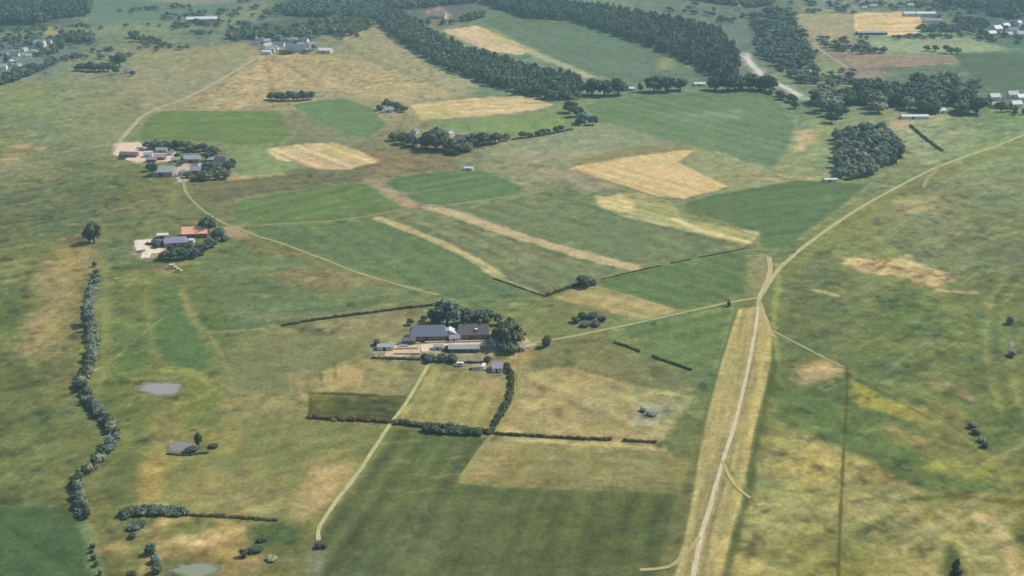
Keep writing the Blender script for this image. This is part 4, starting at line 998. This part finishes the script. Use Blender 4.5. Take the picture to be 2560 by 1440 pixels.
# scattered village trees top left, top right, bottom left
g = 'trees scattered through the left village'
for k in range(40):
    x = rt.uniform(-10, 175); y = rt.uniform(100, 190-.35*x)
    tree(x, y, rt.uniform(12, 24), rt.uniform(9, 18), rt.choice(['broad','grey','mid','grey']), FAR)
g = 'trees along the far left road'
row([(420,70),(500,64),(580,72),(640,80)], 11, (14,24), (8,14), ['grey','broad'], 'tree below the long white shed', g, 8)
row([(200,140),(260,150),(330,140)], 7, (14,22), (10,14), ['grey','broad'], FAR, None, 8)
row([(2060,120),(2100,128),(2160,130),(2220,136)], 12, (16,26), (12,20), ['grey','broad'], FAR, None, 6)
row([(2310,128),(2350,130),(2395,138)], 6, (18,28), (14,22), 'broad', FAR, None, 4)
row([(2475,262),(2510,280),(2560,285)], 9, (14,24), (14,22), ['broad','grey'], FAR, None, 10)
row([(2150,14),(2220,18),(2290,14),(2340,20)], 9, (18,28), (10,16), ['broad','grey'], FAR, None, 5)
row([(2420,84),(2460,92),(2480,100)], 6, (14,22), (10,16), ['broad','grey'], FAR, None, 6)
row([(1700,30),(1800,48),(1850,60)], 8, (14,24), (10,16), 'grey', FAR, None, 8)
for x,y,w_,h_,k,l in [(498,1122,18,42,'broad','dark upright tree beside the small grey pond'),(480,1130,34,16,'bush','dark bush on the rim of the small grey pond'),(535,1118,28,10,'bush_dry','low brown bush right of the small grey pond'),
    (335,1322,34,14,'bush_grey','grey green bush below the thick hedge end'),(352,1316,30,14,'bush','dark bush below the thick hedge end'),(332,1345,22,14,'bush','lone dark bush in the bottom left scrub'),(378,1385,30,26,'bush','uppermost bush of the clump beside the greenish pond'),(388,1405,28,20,'bush_grey','grey bush in the clump beside the greenish pond'),(392,1432,32,24,'bush','lowest bush of the clump beside the greenish pond'),(330,1440,26,14,'bush','dark bush at the bottom edge of the scrub'),
    (640,1378,42,13,'bush','broad dark bush right of the greenish pond'),(680,1400,30,10,'bush_grey','grey bush below the dark green plot'),(655,1352,28,11,'bush','dark bush inside the dark green plot'),(610,1392,22,20,'bush_dry','brown bush right of the greenish pond'),
    (2440,1085,24,14,'bush','dark bush highest on the right river bank'),(2455,1105,22,13,'bush_grey','grey bush on the right river bank'),(2462,1118,20,14,'bush','lowest dark bush on the right river bank'),(2430,1070,24,16,'bush_grey','pale bush above the right river bank'),
    (2384,1456,40,60,'conifer','dark pointed tree at the bottom right'),
    (2525,810,22,22,'bush_grey','upper grey bush on the right edge pool'),(2530,890,22,20,'bush_grey','lower grey bush on the right edge pool'),
    ]:
    tree(x,y,w_,h_,k,l,'tree' if k in ('broad','conifer') else 'bush')
row([(1605,1025),(1625,1040),(1640,1035)], 4, (14,22), (8,12), 'bush_grey', 'pale grey shrub on the damp patch in the hay meadow', 'shrubs on the damp patch', 6, 'bush')
row([(245,690),(236,720)], 3, (10,16), (8,12), 'bush', 'small dark bush above the stream row', 'bushes above the stream row', 5, 'bush')

for (x0, x1, y0, y1, n_) in ((420, 700, 20, 75, 34), (700, 940, 66, 100, 16), (1960, 2300, 4, 26, 26), (1900, 2050, 130, 235, 26), (2330, 2560, 10, 100, 44), (2040, 2180, 95, 135, 22), (2300, 2560, 0, 70, 40), (2020, 2140, 180, 240, 18), (1640, 1900, 14, 60, 12), (0, 130, 75, 105, 10), (2060, 2130, 175, 215, 10), (330, 480, 112, 130, 8)):
    for k in range(n_):
        x, y = rt.uniform(x0, x1), rt.uniform(y0, y1)
        if abs(x-(1862+(y-140)*1.4)) < 18: continue
        tree(x, y, rt.uniform(11, 26), rt.uniform(7, 14), 'grey', FAR)
for p_, n_ in (([(0,78),(120,72),(222,66)], 16), ([(228,72),(400,66),(560,58)], 18), ([(480,84),(640,90),(880,76)], 24), ([(420,46),(560,30),(700,18)], 18), ([(300,32),(480,16),(640,4)], 16), ([(0,118),(80,108),(150,102)], 16), ([(160,150),(240,132),(420,118)], 14), ([(0,196),(70,172),(150,146)], 18), ([(1960,40),(2050,30),(2130,32)], 10), ([(2300,92),(2420,96),(2560,110)], 14), ([(2140,100),(2300,96)], 10), ([(1870,30),(1900,80),(1890,120)], 12)):
    P_ = smooth(np.array(p_, float), 6)
    for k in range(n_):
        q = P_[rt.randrange(len(P_))]
        tree(q[0]+rt.uniform(-14, 14), q[1]+rt.uniform(-3, 3), rt.uniform(12, 24), rt.uniform(7, 13), 'grey', FAR)
# ---------------------------------------------------------------- hedges
hedge([(705,815),(800,799),(900,786),(1000,773),(1092,762)], 1.87, 1.92, 'thin dark hedge running left from the main farm', seed=2)
hedge([(776,1044),(850,1049),(920,1052),(978,1056)], 3.02, 2.88, 'dark clipped hedge left of the straight path', seed=3)
hedge([(992,1058),(1060,1066),(1130,1072),(1190,1080),(1228,1085)], 3.31, 3.20, 'thick hedge right of the straight path', seed=4, mat='leaf_dark')
hedge([(1060,1078),(1100,1082),(1150,1085),(1205,1088)], 3.96, 4.40, 'bushy dark clump thickening the hedge right of the path', seed=5, mat='leaf_dark')
hedge([(1234,1085),(1320,1090),(1440,1097),(1560,1102),(1640,1107)], 1.87, 1.76, 'straight gappy hedge along the dry hay meadow', seed=6, gaps=.22)
hedge([(1266,918),(1278,945),(1276,985),(1262,1020),(1242,1055),(1230,1080)], 3.31, 3.52, 'tall curved hedge below the white farm building', seed=7, mat='leaf_mid')
hedge([(1540,858),(1570,868),(1600,880)], 1.87, 1.76, 'upper piece of the broken hedge in the paddock', seed=8)
hedge([(1632,892),(1680,909),(1728,926)], 1.87, 1.76, 'lower piece of the broken hedge in the paddock', seed=9)
hedge([(1366,740),(1400,728),(1440,714),(1490,702)], 2.45, 2.40, 'dark hedge meeting the spreading tree', seed=10)
hedge([(1490,702),(1600,676),(1720,650),(1862,622)], 1.30, 0.96, 'low thin hedge along the bright green crop field', seed=11, gaps=.25)
hedge([(1232,696),(1300,720),(1364,742)], 1.30, 0.96, 'low hedge along the olive meadow strip', seed=12, gaps=.3)
hedge([(305,1290),(340,1288),(400,1283),(452,1286)], 5.40, 3.68, 'thick overgrown hedge at the bottom left', seed=13, mat='leaf_dark')
hedge([(330,1280),(380,1274),(430,1277),(470,1285)], 3.96, 3.20, 'upper bushy side of the overgrown hedge', seed=14, mat='leaf_dark')
hedge([(470,1288),(560,1292),(640,1298),(692,1302)], 1.73, 1.60, 'thin dark hedge tailing off to the right', seed=15)
hedge([(2275,315),(2305,340),(2330,360),(2356,378)], 3.24, 2.56, 'dark slanting hedge above the curving road', seed=16)
hedge([(1282,350),(1340,342),(1400,331),(1430,324)], 2.59, 2.24, 'hedge linking the cottages to the corner clump', seed=17)
hedge([(930,896),(980,897),(1060,900)], 1.87, 1.60, 'low hedge along the lower edge of the farm yard', seed=18)
hedge([(1140,906),(1180,907),(1215,907)], 1.44, 1.28, 'low hedge behind the white farm caravan', seed=19)
hedge([(420,1135),(450,1138),(480,1137),(520,1132)], 1.44, 1.12, 'low hedge under the small grey pond', seed=21)

# ---------------------------------------------------------------- the main farm
house(1072,845, 25, 13, 4.2, 5.2, 3, 'brick', 'slate', 'long barn with hipped blue slate roof', 'barn', 'barn', hip=.22, win=5)
house(1183,840, 21, 12, 3.6, 5.2, 2, 'brick', 'brown_roof', 'farmhouse with brown tiled roof and white dormer', 'farmhouse', 'farmhouse', hip=.1, win=5, chim=2, dormers=1)
house(1124,844, 6, 10, 4.2, 2.6, 88, 'cream_wall', 'white_roof', 'small pale gable building between the two big roofs', 'annex', 'annex', win=2)
house(1160,876, 20, 7, 2.6, 1.0, 1, 'wood', 'green_roof', 'long low green grey shed in front of the farmhouse', 'shed', 'shed', win=4)
house(1243,924, 6.5, 9, 3.0, 2.0, 2, 'white_wall', 'lilac_roof', 'white farm building with lilac roof at the curved hedge', 'shed', 'shed', win=2)
house(1299,876, 7, 4.5, 2.6, .8, 1, 'cream_wall', 'pink_roof', 'cream hut at the start of the drive', 'hut', 'hut', win=2)
house(965,872, 11, 5, 2.4, .8, 2, 'white_wall', 'grey_roof', 'low grey white shed at the left end of the yard', 'shed', 'shed', win=2)
house(1243,862, 5, 5, 2.6, 1.4, 5, 'white_wall', 'grey_roof', 'tiny white outhouse under the big farm tree', 'outhouse', 'outhouse')
house(1136,852, 7, 5, 2.8, 1.6, 10, 'cream_wall', 'lilac_roof', 'small lilac roofed lean-to in front of the gap between the barns', 'shed', 'shed', win=1)
house(1022,858, 9, 5, 2.8, 1.4, 6, 'brick', 'brown_roof', 'low brown shed at the left end of the long barn', 'shed', 'shed', win=1)
house(1232,854, 7, 5, 3, 1.8, 85, 'cream_wall', 'brown_roof', 'small brown roofed wing at the right end of the farmhouse', 'shed', 'shed', win=1)
house(1096,872, 6, 4, 2.4, 1.0, 0, 'white_wall', 'grey_roof', 'tiny pale shed in the middle of the paved yard', 'hut', 'hut')
house(1192,922, 5, 4, 2.2, .9, 6, 'cream_wall', 'pink_roof', 'tiny pinkish hut left of the white caravan', 'hut', 'hut')
def caravan(px, py, L, ang, label, wall='white_wall'):
    x, y = G(px, py); o = empty('caravan', x, y, 0, R(ang)); tag(o, label, 'caravan')
    m = MB(); a = L/2
    pr = [(-a, .5), (a-.5, .5), (a, 1.1), (a-.25, 2.2), (a-.8, 2.6), (-a+.4, 2.6), (-a, 2.2)]
    m.poly([(x_, -1.1, z) for x_, z in pr]+[(x_, 1.1, z) for x_, z in pr], [tuple(range(7)), tuple(range(13, 6, -1))]+[(i, 7+i, 7+(i+1) % 7, (i+1) % 7) for i in range(7)])
    b = m.build('body', M[wall], o)
    g_ = MB(); g_.box(-a*.5, a*.3, -1.14, -1.09, 1.4, 2.1); g_.build('window', M['glass'], o)
    for s in (-1, 1):
        w_ = MB(); k = 12; pts = [(.32*math.cos(i*6.283/k), .32+.32*math.sin(i*6.283/k)) for i in range(k)]
        y0, y1 = (s*1.0-.1, s*1.0+.1)
        w_.poly([(p, y0, q) for p, q in pts]+[(p, y1, q) for p, q in pts], [tuple(range(k)), tuple(range(2*k-1, k-1, -1))]+[(i, k+i, k+(i+1) % k, (i+1) % k) for i in range(k)])
        w_.build('wheel', M['wood'], o)
    h = MB(); h.box(a, a+1.1, -.06, .06, .45, .55); h.build('tow_bar', M['wood'], o)
    return o
caravan(1209,920, 6.0, 80, 'white caravan parked left of the white farm building')
caravan(1150,915, 5.0, 5, 'smaller white caravan at the lower yard hedge')
def trailer(px, py, L, ang, label, mat='grey_roof'):
    x, y = G(px, py); o = empty('farm_trailer', x, y, 0, R(ang)); tag(o, label, 'trailer')
    m = MB(); a = L/2; m.box(-a, a, -1.15, 1.15, .75, .95)
    m.box(-a, a, -1.15, -1.08, .952, 1.7); m.box(-a, a, 1.08, 1.15, .952, 1.7); m.box(-a, -a+.08, -1.07, 1.07, .952, 1.7); m.box(a-.08, a, -1.07, 1.07, .952, 1.7)
    m.build('bed', M[mat], o)
    for sx in (-.35, .15):
        for s in (-1, 1):
            w_ = MB(); k = 10; pts = [(sx*L+.4*math.cos(i*6.283/k), .4+.4*math.sin(i*6.283/k)) for i in range(k)]
            y0, y1 = s*1.0-.12, s*1.0+.12
            w_.poly([(p, y0, q) for p, q in pts]+[(p, y1, q) for p, q in pts], [tuple(range(k)), tuple(range(2*k-1, k-1, -1))]+[(i, k+i, k+(i+1) % k, (i+1) % k) for i in range(k)])
            w_.build('wheel', M['wood'], o)
    h = MB(); h.box(a, a+1.6, -.07, .07, .6, .72); h.build('tow_bar', M['wood'], o)
trailer(1010,868, 6, 4, 'pale trailer standing between the pen walls', 'white_roof')
trailer(1222,858, 5, 70, 'small trailer parked by the farmhouse front')
trailer(352,630, 7, 20, 'pale trailer on the beige yard by the lilac roof', 'white_roof')
trailer(372,612, 6, -30, 'brown trailer on the beige yard by the lilac roof', 'brown_roof')
trailer(350,372, 8, 5, 'pale trailer at the top of the grey farm yard', 'white_roof')
trailer(306,398, 8, -10, 'brown trailer at the left tip of the grey farm yard', 'brown_roof')
def pen_walls(rects, label, hgt=1.3):
    m = MB()
    for (x0, y0, x1, y1) in rects:
        a, b = Vector((*G(x0, y0), 0)), Vector((*G(x1, y1), 0)); d = (b-a); L = d.length; d.normalize(); n = Vector((-d.y, d.x, 0))*.3
        p = [a-n, b-n, b+n, a+n]
        m.poly([(q.x, q.y, -.02) for q in p]+[(q.x, q.y, hgt) for q in p], [(3, 2, 1, 0), (4, 5, 6, 7), (0, 1, 5, 4), (1, 2, 6, 5), (2, 3, 7, 6), (3, 0, 4, 7)])
    o = m.build('yard_wall', M['stone'], None); tag(o, label, 'wall')
pen_walls([(975,862,1050,860),(975,874,1045,872),(985,886,1050,886)], 'pale stone wall rows of the farm pens')
pen_walls([(1062,858,1240,854)], 'long pale stone wall in front of the barns')
pen_walls([(1180,925,1215,926)], 'short pale wall below the white caravan', 1.0)
def yard(pts, col, label, z):
    p = W(pts); me = bpy.data.meshes.new('yard'); me.from_pydata([(x, y, z) for x, y in p], [], [tuple(range(len(p)))])
    if me.polygons[0].normal.z < 0: me.flip_normals()
    nm = 'yard_paving_%d' % len(bpy.data.materials)
    me.materials.append(plain_mat(nm, tuple(alb(hexc(col), math.hypot(*p.mean(0), H))), .25, .28)); tag(link('yard', me), label, 'yard', kind='structure')
yard([(1050,862),(1095,856),(1150,851),(1200,850),(1240,850),(1246,864),(1200,866),(1130,868),(1090,876),(1055,880)], 'e6d3c0', 'pinkish paved yard in front of the barns', .10)
yard([(975,860),(1050,856),(1050,884),(1000,892),(960,890)], 'd6bfa0', 'sandy yard of the farm pens', .09)
yard([(1285,866),(1310,856),(1318,845),(1326,858),(1345,862),(1310,870)], 'c9b7a4', 'pale gravel at the end of the drive', .11)
# ---------------------------------------------------------------- red barn farm
house(489,590, 21, 12, 4, 4.4, 8, 'brick', 'red_roof', 'barn with bright orange tiled roof', 'barn', 'barn', win=3)
house(440,613, 18, 10, 3.8, 3.6, 10, 'grey_wall', 'lilac_roof', 'farmhouse with lilac grey roof beside the red barn', 'farmhouse', 'farmhouse', hip=.15, win=3, chim=1)
house(408,594, 9, 6, 3, 1.0, 6, 'grey_wall', 'white_roof', 'small white roofed shed behind the lilac roof', 'shed', 'shed', win=1)
house(394,612, 9, 5, 3, 1.2, -20, 'wood', 'slate_dark', 'dark open shed at the beige yard', 'shed', 'shed')
house(480,606, 4, 4, 2.6, 1.0, 0, 'white_wall', 'white_roof', 'tiny white hut in front of the red barn', 'hut', 'hut')
yard([(335,602),(345,600),(378,598),(382,612),(408,620),(408,632),(378,634),(375,645),(352,646),(356,630),(340,625)], 'ecdfc9', 'bright beige yard left of the lilac roof', .09)
def bales(px, py, s, label):
    x, y = G(px, py); o = empty('straw_stack', x, y, 0, R(12)); tag(o, label, 'straw stack')
    for i, (dx, dy, z) in enumerate([(-1, 0, 0), (1, 0, 0), (0, .1, 1)]):
        m = MB(); q = .14
        pr = [(-1+q, 0), (1-q, 0), (1, q), (1, 1-q), (1-q, 1), (-1+q, 1), (-1, 1-q), (-1, q)]
        m.poly([((dx+a*.97)*s, (dy-.8)*s, (z+b*.97)*s) for a, b in pr]+[((dx+a*.97)*s, (dy+.8)*s, (z+b*.97)*s) for a, b in pr],
               [tuple(range(8)), tuple(range(15, 7, -1))]+[(k, 8+k, 8+(k+1) % 8, (k+1) % 8) for k in range(8)])
        m.build('bale', M['straw'], o)
bales(430,672, 1.9, 'larger yellow straw stack below the red barn farm')
bales(446,680, 1.5, 'smaller yellow straw stack below the red barn farm')
# ---------------------------------------------------------------- grey roofed farm
house(412,436, 21, 20, 5, 4, 2, 'grey_wall', 'green_roof', 'large pale barn with ribbed grey green roof', 'barn', 'barn', win=4)
house(482,404, 17, 11, 4, 3.2, 4, 'grey_wall', 'grey_roof', 'grey barn in the middle of the grey roofed farm', 'barn', 'barn', win=3)
house(492,432, 12, 9, 3.6, 3, 6, 'brick', 'lilac_roof', 'small shed with lilac roof right of the farm track', 'shed', 'shed', win=2)
house(553,411, 15, 13, 4, 4.6, -8, 'white_wall', 'slate_dark', 'white house with dark violet hipped roof', 'house', 'house', hip=.35, win=3, chim=1)
house(323,391, 19, 8, 3, 2.2, -6, 'brick', 'brown_roof', 'brown roofed shed on the pale yard', 'shed', 'shed', win=3)
house(400,398, 12, 8, 3.2, 2.6, 2, 'brick', 'pink_roof', 'shed with faded pink roof behind the pale barn', 'shed', 'shed', win=2)
house(405,380, 12, 7, 3.0, 2.2, 2, 'grey_wall', 'green_roof', 'low grey green shed under the belt of trees', 'shed', 'shed', win=2)
yard([(282,384),(302,358),(345,356),(372,368),(440,394),(420,404),(372,404),(340,404),(305,398)], 'e2d0ba', 'pale beige yard at the left of the grey farm', .09)
yard([(446,408),(462,404),(474,418),(470,440),(462,456),(446,456),(440,440)], 'c6bcae', 'pale gravel court inside the grey farm', .10)
# ---------------------------------------------------------------- cottages
house(1037,334, 8, 7, 3.6, 2.4, 70, 'white_wall', 'slate', 'white gabled cottage left of the biggest tree', 'cottage', 'cottage', win=2, chim=1)
house(1124,340, 8, 7, 3.4, 2.2, 60, 'white_wall', 'grey_roof', 'white cottage right of the biggest tree', 'cottage', 'cottage', win=2, chim=1)
house(1152,356, 14, 10, 4.4, 4.2, 2, 'cream_wall', 'brown_roof', 'cottage with brown roof and pale lilac front', 'cottage', 'cottage', win=3, chim=1)
house(972,280, 12, 8, 3.6, 3.2, 5, 'white_wall', 'grey_roof', 'lone grey roofed farmhouse left of the wheat plot', 'farmhouse', 'farmhouse', win=3, chim=1)
house(1172,425, 9, 5, 2.6, .8, -8, 'white_wall', 'white_roof', 'small white shed alone in the middle meadows', 'shed', 'shed')
house(2075,453, 13, 5, 2.4, .8, 4, 'white_wall', 'white_roof', 'low white shed at the foot of the plantation', 'shed', 'shed')
house(317,184, 9, 8, 4, 3, 10, 'white_wall', 'slate', 'small white cottage on the edge of the olive rise', 'cottage', 'cottage', win=2)
house(506,54, 60, 20, 6, 4, 8, 'grey_wall', 'white_roof', 'long shed with white roof near the top left', 'shed', 'shed', win=6)
house(1095,46, 34, 18, 7, 8, -14, 'cream_wall', 'pink_roof', 'large farmhouse with faded red roof at the top', 'farmhouse', 'farmhouse', hip=.1, win=4, chim=2)
house(1576,226, 10, 7, 3, 2, 8, 'white_wall', 'white_roof', 'white hut in the gap between the round trees', 'hut', 'hut')
house(1748,214, 16, 8, 3, 2, 4, 'white_wall', 'white_roof', 'white shed behind the dense tree row', 'shed', 'shed')
house(2178,86, 56, 14, 4, 2.4, 1, 'wood', 'green_roof', 'long dark shed on the sandy wheat plot', 'shed', 'shed', win=6)
house(2285,296, 34, 9, 3.4, 1.6, 1, 'white_wall', 'white_roof', 'long white shed at the foot of the dense wood', 'shed', 'shed', win=4)
house(2352,283, 10, 8, 4, 3, 10, 'white_wall', 'grey_roof', 'small white cottage in front of the tallest right tree', 'cottage', 'cottage')
house(2020,187, 9, 8, 4, 3, 30, 'white_wall', 'grey_roof', 'white hut in the scrub right of the whitish road', 'hut', 'hut')
house(380,404, 10, 7, 3, 2, -4, 'brick', 'lilac_roof', 'low lilac shed at the right end of the pale yard', 'shed', 'shed', win=1)
house(456,438, 9, 6, 3, 2, 84, 'cream_wall', 'brown_roof', 'brown roofed shed beside the gravel court', 'shed', 'shed', win=1)
house(530,404, 9, 7, 3, 2.2, 6, 'grey_wall', 'grey_roof', 'grey shed between the middle barn and the violet roof', 'shed', 'shed', win=1)
house(372,392, 9, 7, 3, 2, 0, 'cream_wall', 'grey_roof', 'little cream shed beside the brown roofed shed', 'shed', 'shed', win=1)
house(440,404, 9, 7, 3, 2, 10, 'white_wall', 'green_roof', 'small white walled shed between the grey roofs', 'shed', 'shed', win=1)
house(428,386, 8, 6, 3, 2, 80, 'white_wall', 'slate_dark', 'small dark roofed hut under the belt of trees', 'hut', 'hut')
house(508,420, 8, 7, 3, 2, 4, 'white_wall', 'white_roof', 'small white roofed shed left of the violet roof', 'shed', 'shed', win=1)
house(470,394, 9, 6, 3, 2, 0, 'grey_wall', 'slate', 'narrow slate shed behind the grey barn', 'shed', 'shed')
g = 'houses of the hilltop hamlet'
hw = house(650,102, 14, 10, 5, 4, 8, 'white_wall', 'grey_roof', 'white house with grey roof in the hilltop hamlet', group=g, win=2)
hd = house(700,116, 16, 10, 4.6, 4, -4, 'white_wall', 'slate', 'white house with slate roof in the hilltop hamlet', group=g, win=2)
for x,y,a,s in [(668,108,20,.9),(690,100,-10,1),(662,122,80,1.0),(735,104,0,.9),(676,130,5,1.1),(672,117,60,.8),(752,116,10,.8)]: again(hw, x, y, a, s)
for x,y,a,s in [(712,104,0,.9),(730,126,4,1.3),(760,106,-15,1),(752,130,5,1.2),(778,116,40,.9),(690,124,85,.8),(640,112,0,.8)]: again(hd, x, y, a, s)
house(814,132, 22, 14, 5, 3, -12, 'cream_wall', 'white_roof', 'pale barn standing right of the hilltop hamlet', 'barn', 'barn', win=3)
house(668,136, 13, 9, 5, 2, 4, 'white_wall', 'white_roof', 'bright white building lowest in the hilltop hamlet', 'house', 'house', win=2)
for x,y,w_,h_ in [(708,112,26,14),(742,112,22,12),(785,124,18,14),(720,134,44,10),(655,114,14,10),(765,134,26,10),(698,96,24,12),(775,100,20,14)]:
    tree(x, y, w_, h_, 'broad', FAR)
# left village
g = 'houses of the left edge village'
for x,y,a,s in [(100,116,0,1.3),(30,152,20,.8),(6,174,10,1),(62,128,70,.7),(25,122,0,.8),(10,138,15,.8),(72,144,30,.7),(120,108,0,.8),(45,166,80,.7),(85,132,10,.7),(40,140,0,.7),(28,160,85,.8)]:
    again(hw if rt.random() < .6 else hd, x, y, a, s, 'small white house in the village at the left edge', g)
# right edge
g = 'white houses at the right edge'
for x,y,a,s in [(2484,250,10,1),(2506,246,80,.8),(2530,244,5,1),(2550,250,20,.9),(2488,268,0,.8),(2538,268,12,1)]:
    again(hw, x, y, a, s, 'white house at the right edge past the dense wood', g)
g = 'pale houses in the top right village'
for x,y,a,s in [(2490,80,30,1.4),(2512,72,30,1.2),(2532,84,-20,1.3),(2545,64,40,1.1),(2552,92,0,1.2),(2478,90,15,1.1),(2520,92,5,1.0)]:
    again(hw, x, y, a, s, 'pale walled house in the top right village', g)
g = 'white houses on the top edge'
for x,y,a,s in [(2182,20,0,1),(2275,18,0,1),(1822,10,80,1),(1846,24,80,1.1),(1868,8,0,1),(2160,24,0,.9)]:
    again(hw, x, y, a, s, 'small white house along the top edge of the plain', g)
house(2274,40, 28, 14, 6, 2.5, 2, 'white_wall', 'white_roof', 'left of the two big white sheds behind the sandy plot', 'shed', 'shed', win=4)
house(2312,40, 40, 18, 6, 3, 2, 'white_wall', 'white_roof', 'right and larger of the two white sheds behind the sandy plot', 'shed', 'shed', win=5)
house(2330,56, 36, 14, 5, 3, 3, 'white_wall', 'lilac_roof', 'lilac roofed long building below the white sheds', 'house', 'house', win=5)

far_trees()
build_haze()
